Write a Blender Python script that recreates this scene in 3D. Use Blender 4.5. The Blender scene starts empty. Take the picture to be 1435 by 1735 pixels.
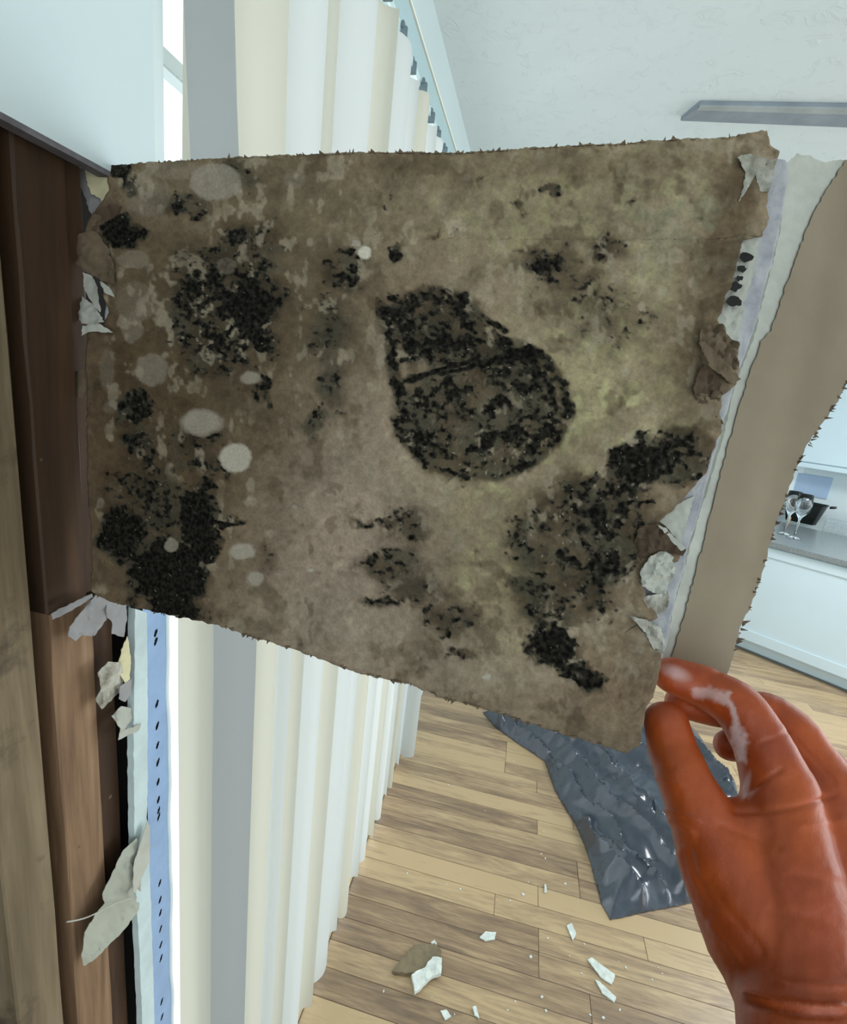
import bpy, bmesh, math, random
import numpy as np
from mathutils import Vector, Matrix
from mathutils.geometry import delaunay_2d_cdt

# ------------------------------------------------------------------ camera
W, H, F = 1435.0, 1735.0, 850.0
CAM = Vector((0.0, 0.0, 1.7))
_Y = np.array([185., -187., F]); _Y /= np.linalg.norm(_Y)
_d = np.array([-.113, .994, 0.]); _D = _d + np.array([0, 0, -(_d @ _Y) / _Y[2]]); _D /= np.linalg.norm(_D)
_X = np.cross(_Y, -_D); _X /= np.linalg.norm(_X)
R3 = np.array([_X, _Y, -_D])            # camera (right, down, forward) -> world
SC = bpy.context.scene
COL = SC.collection
cd = bpy.data.cameras.new('camera'); cam = bpy.data.objects.new('camera', cd); COL.objects.link(cam)
cd.sensor_fit = 'HORIZONTAL'; cd.sensor_width = 36.0; cd.lens = F / W * 36.0
cd.clip_start = 0.01
m = np.eye(4); m[:3, 0] = R3[:, 0]; m[:3, 1] = -R3[:, 1]; m[:3, 2] = -R3[:, 2]; m[:3, 3] = CAM
cam.matrix_world = Matrix(m.tolist())
SC.camera = cam

# ------------------------------------------------------------------ world, light, exposure
SC.view_settings.view_transform = 'Standard'
SC.view_settings.look = 'None'
SC.view_settings.exposure = 0.0
SC.view_settings.gamma = 1.0
SC.view_settings.use_curve_mapping = False
wd = bpy.data.worlds.new('sky'); SC.world = wd; wd.use_nodes = True
bg = wd.node_tree.nodes['Background']
bg.inputs[0].default_value = (0.86, 0.95, 1.0, 1); bg.inputs[1].default_value = 1.7


def area(name, loc, rot, sx, sy, power, color=(0.90, 0.96, 1.0)):
    l = bpy.data.lights.new(name, 'AREA'); l.shape = 'RECTANGLE'; l.size = sx; l.size_y = sy
    l.energy = power; l.color = color
    o = bpy.data.objects.new(name, l); COL.objects.link(o); o.location = loc; o.rotation_euler = rot
    return o


PI = math.pi
area('daylight_patio', (-1.3, 3.2, 1.1), (0, -PI / 2, -1.05), 1.8, 0.9, 34, (1.0, 0.97, 0.92))
area('fill_right', (4.12, 2.2, 1.45), (0, PI / 2, 0), 1.6, 3.2, 68)  # added to brighten the room, at an unseen opening on the right
area('fill_back', (1.6, -1.55, 1.5), (PI / 2, 0, 0), 3.0, 1.8, 17)  # added fill at an unseen opening behind the camera
area('kitchen_fill', (2.3, 2.6, 2.50), (0, 0, 0), 0.9, 0.9, 44, (0.97, 0.99, 1.0))  # added lamp without a fixture, brightens ceiling and kitchen

# ------------------------------------------------------------------ helpers


def ray(px, py):
    c = np.array([(px - W / 2) / F, (py - H / 2) / F, 1.0])
    return R3 @ c


def P(px, py, t):
    r = ray(px, py) * t
    return Vector((r[0], r[1], r[2] + CAM.z))


def on_x(px, py, x):
    r = ray(px, py); return P(px, py, x / r[0])


def on_z(px, py, z):
    r = ray(px, py); return P(px, py, (z - CAM.z) / r[2])


def rot_px(p):       # world point -> pixel (for choosing spots while building)
    v = R3.T @ np.array([p[0], p[1], p[2] - CAM.z]); return (v[0] / v[2] * F + W / 2, v[1] / v[2] * F + H / 2)


def lin(c):
    return tuple((x / 255 / 12.92) if x / 255 <= 0.04045 else ((x / 255 + 0.055) / 1.055) ** 2.4 for x in c)


rng = np.random.default_rng(7)
random.seed(5)
_LAT = rng.random((256, 256))


def vnoise(x, y, s, seed=0):
    x = np.asarray(x, float) / s + seed * 17.3 + 40; y = np.asarray(y, float) / s + seed * 9.7 + 40
    xi = np.floor(x).astype(int); yi = np.floor(y).astype(int); fx = x - xi; fy = y - yi
    fx = fx * fx * (3 - 2 * fx); fy = fy * fy * (3 - 2 * fy)
    L = lambda a, b: _LAT[a % 256, b % 256]
    return (L(xi, yi) * (1 - fx) + L(xi + 1, yi) * fx) * (1 - fy) + (L(xi, yi + 1) * (1 - fx) + L(xi + 1, yi + 1) * fx) * fy


def fbm(x, y, s, seed=0, o=4):
    v = 0; a = 0.5; tot = 0
    for i in range(o):
        v = v + a * vnoise(x, y, s / 2 ** i, seed + i * 3); tot += a; a *= 0.55
    return v / tot


class Mat:
    def __init__(s, name):
        s.m = bpy.data.materials.new(name); s.m.use_nodes = True
        s.t = s.m.node_tree; s.b = s.t.nodes['Principled BSDF']; s.out = s.t.nodes['Material Output']

    def n(s, typ, **kw):
        o = s.t.nodes.new(typ)
        for k, v in kw.items():
            if k in o.inputs: o.inputs[k].default_value = v
            else: setattr(o, k, v)
        return o

    def l(s, a, b): s.t.links.new(a, b)


def simple(name, rgb, rough=0.6, var=0.08, vscale=20, bump=0.0, bscale=80, stretch=(1, 1, 1), metal=0.0, rgb2=None, spec=0.5, detail=5, bdist=0.002):
    """procedural noise-coloured material; rgb are sRGB 0-255"""
    M = Mat(name); c = lin(rgb)
    if rgb2 is None:
        c2 = tuple(min(1, x * (1 - 3 * var)) for x in c)
    else:
        c2 = lin(rgb2)
    tc = M.n('ShaderNodeTexCoord'); mp = M.n('ShaderNodeMapping'); mp.inputs['Scale'].default_value = stretch
    M.l(tc.outputs['Object'], mp.inputs[0])
    nz = M.n('ShaderNodeTexNoise', Scale=vscale, Detail=detail, Roughness=0.6)
    M.l(mp.outputs[0], nz.inputs['Vector'])
    rp = M.n('ShaderNodeValToRGB'); rp.color_ramp.elements[0].position = 0.32; rp.color_ramp.elements[1].position = 0.68
    rp.color_ramp.elements[0].color = (*c2, 1); rp.color_ramp.elements[1].color = (*c, 1)
    M.l(nz.outputs[0], rp.inputs[0]); M.l(rp.outputs[0], M.b.inputs['Base Color'])
    M.b.inputs['Roughness'].default_value = rough; M.b.inputs['Metallic'].default_value = metal
    M.b.inputs['Specular IOR Level'].default_value = spec
    if bump:
        nb = M.n('ShaderNodeTexNoise', Scale=bscale, Detail=4); M.l(mp.outputs[0], nb.inputs['Vector'])
        bp = M.n('ShaderNodeBump', Strength=bump, Distance=bdist); M.l(nb.outputs[0], bp.inputs['Height'])
        M.l(bp.outputs[0], M.b.inputs['Normal'])
    M.ramp = rp
    return M


def link(name, me, mat=None, parent=None, smooth=False):
    o = bpy.data.objects.new(name, me); COL.objects.link(o)
    if mat is not None: me.materials.append(mat.m if isinstance(mat, Mat) else mat)
    if parent is not None: o.parent = parent
    if smooth: me.polygons.foreach_set('use_smooth', [True] * len(me.polygons))
    return o


def empty(name, loc=(0, 0, 0), rz=0):
    o = bpy.data.objects.new(name, None); COL.objects.link(o); o.location = loc; o.rotation_euler = (0, 0, rz)
    o.empty_display_size = 0.05
    return o


def tag(o, label=None, cat=None, group=None, kind=None):
    for k, v in (('label', label), ('category', cat), ('group', group), ('kind', kind)):
        if v: o[k] = v
    return o


def unlink_offset(o, par):      # parts built in world coordinates under an empty that is not at the origin
    o.parent = par
    o.matrix_parent_inverse = par.matrix_basis.inverted() if par.matrix_basis else Matrix()


class MB:
    def __init__(s): s.v = []; s.f = []

    def box(s, x0, x1, y0, y1, z0, z1):
        b = len(s.v)
        s.v += [(x, y, z) for z in (z0, z1) for y in (y0, y1) for x in (x0, x1)]
        s.f += [tuple(b + i for i in q) for q in ((0, 2, 3, 1), (4, 5, 7, 6), (0, 1, 5, 4), (2, 6, 7, 3), (0, 4, 6, 2), (1, 3, 7, 5))]
        return s

    def prism(s, poly, z0, z1):
        b = len(s.v); n = len(poly)
        s.v += [(x, y, z0) for x, y in poly] + [(x, y, z1) for x, y in poly]
        s.f += [tuple(b + i for i in range(n))[::-1], tuple(b + n + i for i in range(n))]
        s.f += [(b + i, b + (i + 1) % n, b + n + (i + 1) % n, b + n + i) for i in range(n)]
        return s

    def tube(s, pts, rad, seg=8, cap=True):
        pts = [Vector(p) for p in pts]; n = len(pts)
        if not hasattr(rad, '__len__'): rad = [rad] * n
        up = Vector((0.31, 0.2, 0.93)); base = len(s.v)
        for i, p in enumerate(pts):
            d = (pts[min(i + 1, n - 1)] - pts[max(i - 1, 0)]).normalized()
            a = d.cross(up)
            if a.length < 1e-4: a = d.cross(Vector((1, 0, 0)))
            a.normalize(); c = d.cross(a)
            for k in range(seg):
                w = 2 * PI * k / seg
                s.v.append(tuple(p + (a * math.cos(w) + c * math.sin(w)) * rad[i]))
        for i in range(n - 1):
            for k in range(seg):
                k2 = (k + 1) % seg
                s.f.append((base + i * seg + k, base + i * seg + k2, base + (i + 1) * seg + k2, base + (i + 1) * seg + k))
        if cap:
            s.f.append(tuple(base + k for k in range(seg))[::-1]); s.f.append(tuple(base + (n - 1) * seg + k for k in range(seg)))
        return s

    def lathe(s, prof, seg=32, c=(0, 0, 0)):
        b = len(s.v); n = len(prof)
        for r, z in prof:
            for k in range(seg):
                w = 2 * PI * k / seg; s.v.append((c[0] + r * math.cos(w), c[1] + r * math.sin(w), c[2] + z))
        for i in range(n - 1):
            for k in range(seg):
                k2 = (k + 1) % seg; s.f.append((b + i * seg + k, b + i * seg + k2, b + (i + 1) * seg + k2, b + (i + 1) * seg + k))
        return s

    def mesh(s, name='m', bevel=0.0, seg=2):
        me = bpy.data.meshes.new(name); me.from_pydata(s.v, [], s.f)
        if bevel:
            bm = bmesh.new(); bm.from_mesh(me)
            bmesh.ops.recalc_face_normals(bm, faces=bm.faces)
            bmesh.ops.bevel(bm, geom=bm.edges[:], offset=bevel, segments=seg, affect='EDGES', clamp_overlap=True)
            bm.to_mesh(me); bm.free()
        me.update(); return me

    def build(s, name, mat, parent=None, bevel=0.0, smooth=False, seg=2):
        return link(name, s.mesh(name, bevel, seg), mat, parent, smooth)


def in_poly(pts, poly):
    x, y = pts[:, 0], pts[:, 1]; ins = np.zeros(len(pts), bool); n = len(poly); j = n - 1
    for i in range(n):
        xi, yi = poly[i]; xj, yj = poly[j]
        if yi != yj:
            ins ^= ((yi > y) != (yj > y)) & (x < (xj - xi) * (y - yi) / (yj - yi) + xi)
        j = i
    return ins


def densify(poly, step, jag=0.0, seed=0):
    out = []; n = len(poly); k = 0; rr = random.Random(seed)
    for i in range(n):
        a, b = poly[i], poly[(i + 1) % n]; L = math.hypot(b[0] - a[0], b[1] - a[1]); q = max(1, int(L / step))
        nx, ny = (b[1] - a[1]) / (L + 1e-9), -(b[0] - a[0]) / (L + 1e-9)
        for j in range(q):
            w = j / q; o = rr.uniform(-jag, jag) if jag else 0
            out.append((a[0] + (b[0] - a[0]) * w + nx * o, a[1] + (b[1] - a[1]) * w + ny * o))
    return out


def sheet(name, poly, surf, mat, parent, thick=0.0005, step=12, jag=0.0, seed=0, smooth=True, tdir=None, edge=None, vec=False):
    """a thin piece with the outline `poly` (2D) laid on surface surf(a,b)->Vector, thickness along tdir"""
    bd = densify(poly, edge or step, jag, seed); A = np.array(bd)
    x0, y0 = A.min(0); x1, y1 = A.max(0)
    gx, gy = np.meshgrid(np.arange(x0 + step / 2, x1, step), np.arange(y0 + step / 2, y1, step))
    g = np.stack([gx.ravel(), gy.ravel()], 1) + rng.uniform(-.25, .25, (gx.size, 2)) * step
    g = g[in_poly(g, bd)] if len(g) else g
    if len(g):
        dd = np.min(np.hypot(g[:, None, 0] - A[None, :, 0], g[:, None, 1] - A[None, :, 1]), axis=1); g = g[dd > step * 0.45]
    co = [Vector(p) for p in bd] + [Vector((float(p[0]), float(p[1]))) for p in g]
    nb = len(bd)
    v2, _, fc, *_ = delaunay_2d_cdt(co, [(i, (i + 1) % nb) for i in range(nb)], [tuple(range(nb))], 1, 1e-6)
    cen = np.array([[sum(v2[i][0] for i in f) / 3, sum(v2[i][1] for i in f) / 3] for f in fc])
    me = bpy.data.meshes.new(name); V = surf(np.array([[p[0], p[1]] for p in v2])) if vec else [surf(p[0], p[1]) for p in v2]
    me.from_pydata([tuple(v) for v in V], [], [tuple(f) for f in fc])
    bm = bmesh.new(); bm.from_mesh(me); bmesh.ops.recalc_face_normals(bm, faces=bm.faces)
    if thick:
        d = tdir
        res = bmesh.ops.extrude_face_region(bm, geom=bm.faces[:])
        nv = [e for e in res['geom'] if isinstance(e, bmesh.types.BMVert)]
        for v in nv:
            dv = d if d is not None else (v.co - CAM).normalized()
            v.co += dv * thick
        bmesh.ops.recalc_face_normals(bm, faces=bm.faces)
    bm.to_mesh(me); bm.free()
    o = link(name, me, mat, parent, smooth)
    if smooth:
        try: me.set_sharp_from_angle(angle=math.radians(40))
        except Exception: pass
    return o


# ------------------------------------------------------------------ materials
def wood_mat(name, dark, mid, light, sx=1.2, scale=9, rough=0.42, bump=0.15, axis='X', mold=None, vary=1.0, coat=0.0):
    M = Mat(name)
    tc = M.n('ShaderNodeTexCoord'); oi = M.n('ShaderNodeObjectInfo')
    ad = M.n('ShaderNodeVectorMath', operation='ADD'); ml = M.n('ShaderNodeMath', operation='MULTIPLY'); ml.inputs[1].default_value = 37.0 * vary
    M.l(oi.outputs['Random'], ml.inputs[0]); M.l(tc.outputs['Object'], ad.inputs[0]); M.l(ml.outputs[0], ad.inputs[1])
    mp = M.n('ShaderNodeMapping'); st = {'X': (sx, 10, 10), 'Y': (10, sx, 10), 'Z': (10, 10, sx)}[axis]
    mp.inputs['Scale'].default_value = st; M.l(ad.outputs[0], mp.inputs[0])
    n1 = M.n('ShaderNodeTexNoise', Scale=scale * 0.35, Detail=6, Roughness=0.62, Distortion=1.4); M.l(mp.outputs[0], n1.inputs['Vector'])
    n2 = M.n('ShaderNodeTexNoise', Scale=scale * 2.2, Detail=3, Roughness=0.6); M.l(mp.outputs[0], n2.inputs['Vector'])
    mx = M.n('ShaderNodeMath', operation='MULTIPLY_ADD'); mx.inputs[1].default_value = 0.35
    M.l(n2.outputs[0], mx.inputs[0]); M.l(n1.outputs[0], mx.inputs[2])
    s2 = M.n('ShaderNodeMath', operation='MULTIPLY_ADD'); s2.inputs[1].default_value = 0.42 * vary
    M.l(oi.outputs['Random'], s2.inputs[0]); M.l(mx.outputs[0], s2.inputs[2])
    rp = M.n('ShaderNodeValToRGB'); e = rp.color_ramp.elements
    e[0].position = 0.42; e[0].color = (*lin(dark), 1); e[1].position = 1.05 if vary else 0.8; e[1].color = (*lin(light), 1)
    k = e.new(0.70); k.color = (*lin(mid), 1)
    M.l(s2.outputs[0], rp.inputs[0]); src = rp.outputs[0]
    if mold:
        n3 = M.n('ShaderNodeTexNoise', Scale=mold[0], Detail=6, Roughness=0.65); M.l(tc.outputs['Object'], n3.inputs['Vector'])
        r3 = M.n('ShaderNodeValToRGB'); r3.color_ramp.elements[0].position = mold[1]; r3.color_ramp.elements[1].position = mold[1] + 0.14
        M.l(n3.outputs[0], r3.inputs[0]); mm = M.n('ShaderNodeMix', data_type='RGBA')
        M.l(r3.outputs[0], mm.inputs['Factor']); M.l(src, mm.inputs[6]); mm.inputs[7].default_value = (*lin(mold[2]), 1); src = mm.outputs[2]
    M.l(src, M.b.inputs['Base Color']); M.b.inputs['Roughness'].default_value = rough
    M.b.inputs['Coat Weight'].default_value = coat; M.b.inputs['Coat Roughness'].default_value = 0.25
    bp = M.n('ShaderNodeBump', Strength=bump, Distance=0.001); M.l(n2.outputs[0], bp.inputs['Height']); M.l(bp.outputs[0], M.b.inputs['Normal'])
    return M


m_ceiling = simple('ceiling_plaster', (226, 236, 238), 0.9, 0.01, 3, bump=0.0)
# knock-down plaster texture on the ceiling: relief only
_n = m_ceiling.n('ShaderNodeTexNoise', Scale=26, Detail=6, Roughness=0.6, Distortion=0.8)
_g = m_ceiling.n('ShaderNodeNewGeometry'); m_ceiling.l(_g.outputs['Position'], _n.inputs['Vector'])
_r = m_ceiling.n('ShaderNodeValToRGB'); _r.color_ramp.elements[0].position = 0.56; _r.color_ramp.elements[1].position = 0.66
m_ceiling.l(_n.outputs[0], _r.inputs[0])
_b = m_ceiling.n('ShaderNodeBump', Strength=0.45, Distance=0.003); m_ceiling.l(_r.outputs[0], _b.inputs['Height']); m_ceiling.l(_b.outputs[0], m_ceiling.b.inputs['Normal'])
m_wall = simple('painted_wall', (206, 219, 220), 0.6, 0.015, 4, bump=0.12, bscale=40)
m_wallw = simple('far_wall_paint', (228, 240, 242), 0.7, 0.01, 4)
m_trim = simple('white_trim', (215, 226, 226), 0.45, 0.02, 6)
m_cutedge = simple('cut_gypsum_edge', (120, 116, 120), 0.9, 0.15, 60, bump=0.4, bscale=120)
m_plank = wood_mat('oak_plank', (96, 80, 66), (142, 118, 92), (186, 160, 122), sx=1.1, scale=7, rough=0.33, coat=0.25)
m_sub = simple('subfloor', (90, 66, 44), 0.8, 0.1, 12)
m_stud = wood_mat('shaded_stud_wood', (38, 24, 11), (62, 40, 20), (86, 58, 32), sx=0.9, scale=5, rough=0.75, bump=0.3, axis='Z', vary=0.25)  # dark wood tone carries the shade on the upper stud
m_stud2 = wood_mat('lit_stud_wood', (80, 58, 40), (124, 96, 70), (156, 126, 98), sx=0.5, scale=9, rough=0.75, bump=0.3, axis='Z', vary=0.25)  # lit tone of the same stud below the joint
m_studm = wood_mat('mouldy_stud_wood', (76, 64, 46), (108, 93, 70), (140, 124, 98), sx=0.8, scale=5, rough=0.85, bump=0.5, axis='Z', mold=(14, 0.56, (70, 60, 46)), vary=0.2)
m_dark = simple('cavity_dark', (26, 20, 18), 0.95, 0.2, 10)
m_slab = simple('granite', (150, 158, 158), 0.25, 0.15, 160, rgb2=(104, 110, 112), detail=8)
m_cab = simple('white_cabinet', (214, 232, 240), 0.35, 0.01, 3)
m_moldspot = simple('mould_spot', (34, 32, 28), .9, .2, 60)
PANEL_K = 1.22     # overall paper albedo level

# ------------------------------------------------------------------ room shell
WX = -0.36          # room face of the window wall
CZ = CAM.z + 0.855  # ceiling height
OY0, OY1 = 0.455, 2.12   # window opening along the wall
OZ = CAM.z + 0.70
floor = MB().box(-0.62, 4.3, -1.7, 5.6, -0.12, -0.021).build('floor', m_sub); tag(floor, kind='structure')
ceil = MB().box(-0.62, 4.3, -1.7, 5.6, CZ, CZ + 0.1).build('ceiling', m_ceiling); tag(ceil, kind='structure')
# planks: running away from the window wall, 76 mm wide
lens = [0.35, 0.5, 0.65, 0.8, 1.0, 1.2]
plank_me = []
for L in lens:
    me = MB().box(0.0006, L - 0.0006, 0.0006, 0.0754, -0.019, 0).mesh('plank', 0.0012, 1); me.materials.append(m_plank.m); plank_me.append(me)
row = 0; y = 0.86
nplank = 0
while y < 3.75:
    x = -0.36 - random.uniform(0.0, 0.3)
    while x < 2.3:
        k = random.choice([1, 2, 2, 3, 3, 4, 4, 5, 5]) if nplank < 270 else 5
        x2 = x
        o = bpy.data.objects.new('plank', plank_me[k]); COL.objects.link(o); o.parent = floor
        if x < -0.36: x2 = -0.36
        o.location = (x2, y, 0.0); x = x2 + lens[k]; nplank += 1
        # visible rows widen with distance
        if x > 1.0 + (y - 0.9) * 0.78: break
    y += 0.076
mr = Mat('plank_far')
rest = MB(); rest.box(-0.36, 4.1, 3.76, 5.5, -0.02, -0.0005); rest.box(-0.36, 4.1, -1.6, 0.858, -0.02, -0.0005)
rest.box(2.9, 4.1, 0.858, 3.76, -0.02, -0.0015)
fr = rest.build('plank_flooring', m_plank, floor); tag(fr, kind='stuff')

# window wall: white drywall above the cut, header, the part beyond the window
CUT = CAM.z + 0.142
wl = MB()
wl.box(WX - 0.013, WX, -1.6, OY0 - 0.012, CUT, CZ)
wl.box(WX - 0.013, WX, OY0, OY1, OZ + 0.03, CZ)
wl.box(WX - 0.013, WX, OY1, 5.5, 0, CZ)
wl.box(WX - 0.15, WX - 0.137, -1.6, OY0 - 0.06, 0, CZ)
wl.box(WX - 0.16, WX - 0.013, OY1, 5.5, 0, CZ)
wl.box(WX - 0.16, WX - 0.013, OY0, OY1, OZ + 0.03, CZ)
wall = wl.build('wall_left', m_wall); tag(wall, kind='structure')
ce = MB().box(WX - 0.0125, WX - 0.0004, -1.0, OY0 - 0.005, CUT - 0.004, CUT + 0.0005).build('cut_edge', m_cutedge, wall)
ce['label'] = 'grey raw cut edge of the wallboard'
reveal = MB().box(WX - 0.15, WX - 0.0, OY0 - 0.012, OY0, CUT, CZ).build('trim_1', m_trim); tag(reveal, kind='structure')

# other walls
MBw = MB().box(-0.6, 4.3, 5.4, 5.5, 0, CZ).build('wall_far', m_wallw); tag(MBw, kind='structure')
wr = MB(); wr.box(4.14, 4.3, -1.7, 0.5, 0, CZ); wr.box(4.14, 4.3, 3.9, 5.5, 0, CZ); wr.box(4.14, 4.3, 0.5, 3.9, 0, 0.6); wr.box(4.14, 4.3, 0.5, 3.9, 2.3, CZ)
wrr = wr.build('wall_right', m_wallw); tag(wrr, kind='structure')
wb = MB(); wb.box(-0.6, 0.05, -1.7, -1.6, 0, CZ); wb.box(3.2, 4.3, -1.7, -1.6, 0, CZ); wb.box(0.05, 3.2, -1.7, -1.6, 0, 0.5); wb.box(0.05, 3.2, -1.7, -1.6, 2.45, CZ)
wbb = wb.build('wall_back', m_wallw); tag(wbb, kind='structure')


def glass_mat():
    M = Mat('window_glass'); t = M.t
    tr = M.n('ShaderNodeBsdfTransparent'); gl = M.n('ShaderNodeBsdfGlossy', Roughness=0.02)
    mx = M.n('ShaderNodeMixShader'); mx.inputs[0].default_value = 0.06; M.l(tr.outputs[0], mx.inputs[1]); M.l(gl.outputs[0], mx.inputs[2])
    tr.inputs[0].default_value = (0.95, 0.97, 0.97, 1)
    M.l(mx.outputs[0], M.out.inputs[0]); return M


m_glass = glass_mat()
# sliding glass door / window beyond the blinds
win = empty('window_1', (0, 0, 0)); tag(win, kind='structure')
gx = WX - 0.125
fm = MB()
fm.box(gx - 0.02, gx + 0.02, OY0, OY0 + 0.02, 0.0, OZ); fm.box(gx - 0.02, gx + 0.02, OY1 - 0.05, OY1, 0.0, OZ)
fm.box(gx - 0.02, gx + 0.02, OY0, OY1, 0.0, 0.06); fm.box(gx - 0.02, gx + 0.02, OY0, OY1, OZ - 0.0, OZ + 0.03)
fm.box(gx - 0.015, gx + 0.015, 1.27, 1.33, 0.06, OZ)
fm.build('window_frame', m_trim, win, bevel=0.002)
zb = on_x(290, 118, gx).z
bar = MB().box(gx - 0.011, gx + 0.011, OY0 + 0.02, 1.27, zb - 0.010, zb + 0.010).build('glazing_bar', m_trim, win, bevel=0.002)
MB().box(gx - 0.003, gx + 0.003, OY0 + 0.02, 1.27, 0.06, OZ).build('pane', m_glass, win)
MB().box(gx - 0.003, gx + 0.003, 1.33, OY1 - 0.05, 0.06, OZ).build('pane', m_glass, win)
sill = MB().box(WX - 0.15, WX + 0.0, OY0, OY1, 0.0, 0.012).build('trim_2', simple('door_track', (196, 178, 140), 0.4, 0.05, 20), None, bevel=0.002); tag(sill, kind='structure')

# ------------------------------------------------------------------ exposed framing (left)
SX = WX - 0.013   # stud face


def ys(px, py, x=SX): return on_x(px, py, x).y


A1 = (ys(72, 1155) + ys(129, 1735)) / 2 - 0.0085
A0 = ys(50, 1735) - 0.01
B0 = (ys(90, 1155) + ys(137, 1735)) / 2
B1 = (ys(160, 1155) + ys(194, 1735)) / 2
print('studs', A0, A1, B0, B1)
fr_root = empty('wall_2_framing'); fr_root.name = 'trim_3'; tag(fr_root, kind='structure')


def board(name, x0, x1, y0, y1, z0, z1, mat, seed, par=None):
    # sawn board: several rings so that the edges wander a little
    rr = random.Random(seed); v = []; f = []; n = 24
    for i in range(n + 1):
        z = z0 + (z1 - z0) * i / n; d = [rr.uniform(-.0009, .0009) for _ in range(4)]; c = 0.0016
        ring = [(x0, y0), (x1 - c, y0 + d[0]), (x1, y0 + c + d[1]), (x1, y1 - c + d[2]), (x1 - c, y1 + d[3]), (x0, y1)]
        v += [(a, b, z) for a, b in ring]
    for i in range(n):
        for k in range(6):
            k2 = (k + 1) % 6; f.append((i * 6 + k, i * 6 + k2, (i + 1) * 6 + k2, (i + 1) * 6 + k))
    f.append(tuple(range(6))[::-1]); f.append(tuple(n * 6 + k for k in range(6)))
    s = MB(); s.v = v; s.f = f
    return s.build(name, mat, par)


zsplit = on_x(120, 1028, SX).z
b = board('stud', SX - 0.09, SX, A0, A1, 0.0, CZ, m_studm, 1, fr_root); b['label'] = 'greyish mould-stained stud face'
b = board('stud', SX - 0.09, SX - 0.004, B0, B1, zsplit, CZ, m_stud, 2, fr_root); b['label'] = 'dark reddish brown stud'
b = board('stud', SX - 0.09, SX, B0, B1, 0.0, zsplit, m_stud2, 3, fr_root); b['label'] = 'paler brown jack stud'
b = board('stud', SX - 0.09, SX - 0.007, B1 + 0.0025, B1 + 0.030, 0.0, zsplit - 0.01, m_stud, 4, fr_root)
b = board('stud', SX - 0.09, SX - 0.012, B1 + 0.0025, B1 + 0.022, zsplit, CZ, m_stud, 5, fr_root)
bk = MB().box(SX - 0.10, SX - 0.092, -1.2, OY0 - 0.02, 0, CUT).build('sheathing', m_dark, fr_root)
bk['label'] = 'dark sheathing behind the studs'
# furring inside the dark cavity edge next to the window
b = board('stud', SX - 0.13, SX - 0.03, OY0 - 0.052, OY0 - 0.014, 0.0, CUT, m_dark, 6, fr_root); b['label'] = 'black trimmer stud by the window'
# nail heads in the stud faces
nm = simple('rusty_nail', (120, 100, 84), 0.5, 0.1, 50, metal=0.6)
nh = MB()
for (px, py) in ((70, 779), (134, 1435), (187, 1350)):
    p = on_x(px, py, SX + 0.0002); r = .0014 if px != 187 else .0022
    nh.v += [(p.x, p.y + r * math.cos(w * PI / 4), p.z + r * math.sin(w * PI / 4)) for w in range(8)]; nh.f.append(tuple(range(len(nh.v) - 8, len(nh.v))))
nh.build('nail_heads', nm, fr_root)['kind'] = 'stuff'

# ------------------------------------------------------------------ corner bead + leftover strip of wallboard by the window (below the panel)
m_bead = simple('galvanised_bead', (150, 178, 214), 0.5, 0.05, 30, bump=0.2, bscale=60, metal=0.1)
m_strip = simple('leftover_board', (198, 214, 214), 0.8, 0.06, 25, bump=0.2, bscale=90)
bead = empty('corner_bead', (WX, OY0 - 0.02, 0.0))
tag(bead, 'perforated blue-grey metal corner bead running up the window edge of the cut wall', 'corner bead')
zt = CAM.z - 0.235


def bead_edge(z, k):     # slight waviness
    return 0.0012 * math.sin(z * 31 + k) + 0.0008 * math.sin(z * 73 + 2 * k)


yb0 = ys(250, 1400, WX); yb1 = ys(284, 1400, WX)
# flange with real holes: 2D outline in (y,z) via cdt grid: built as strips around elongated holes
holes = []
hz = zt - 0.03
for py in (1072, 1086, 1192, 1229, 1262, 1291, 1324, 1354, 1383, 1495, 1524, 1546, 1573, 1600, 1623, 1696, 1722, 1385 - 12):
    pxh = 262 + (py - 1072) * 0.017
    holes.append(on_x(pxh, py, WX))
cols = np.linspace(yb0, yb1, 36); rows = np.arange(0.0, zt, 0.0014)
fv = []; ff = []; keep = {}


def vid(i, j):
    if (i, j) not in keep:
        keep[(i, j)] = len(fv)
        yy = cols[i] + (bead_edge(rows[j], 1) if i == len(cols) - 1 else 0); fv.append((WX + 0.0006 + 0.0008 * math.sin(PI * i / 35), yy, rows[j]))
    return keep[(i, j)]


for j in range(len(rows) - 1):
    for i in range(len(cols) - 1):
        yc = (cols[i] + cols[i + 1]) / 2; zc = (rows[j] + rows[j + 1]) / 2
        if any(((yc - h.y) / 0.0027) ** 2 + ((zc - h.z + (yc - h.y) * -0.9) / 0.0038) ** 2 < 1 for h in holes): continue
        ff.append((vid(i, j), vid(i + 1, j), vid(i + 1, j + 1), vid(i, j + 1)))
s = MB(); s.v = fv; s.f = ff; o = s.build('flange', m_bead, bead)
unlink_offset(o, bead)
ns = MB()
ns.tube([(WX + 0.0012, yb1 + 0.002 + bead_edge(z, 1), z) for z in np.arange(0.0, zt, 0.02)], 0.0022, 8)
o = ns.build('nose', m_trim, bead, smooth=True); unlink_offset(o, bead)
o = MB().box(WX - 0.11, WX + 0.0, yb1 + 0.001, yb1 + 0.003, 0, zt + 0.03).build('return_flange', m_trim, bead); unlink_offset(o, bead)
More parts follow.
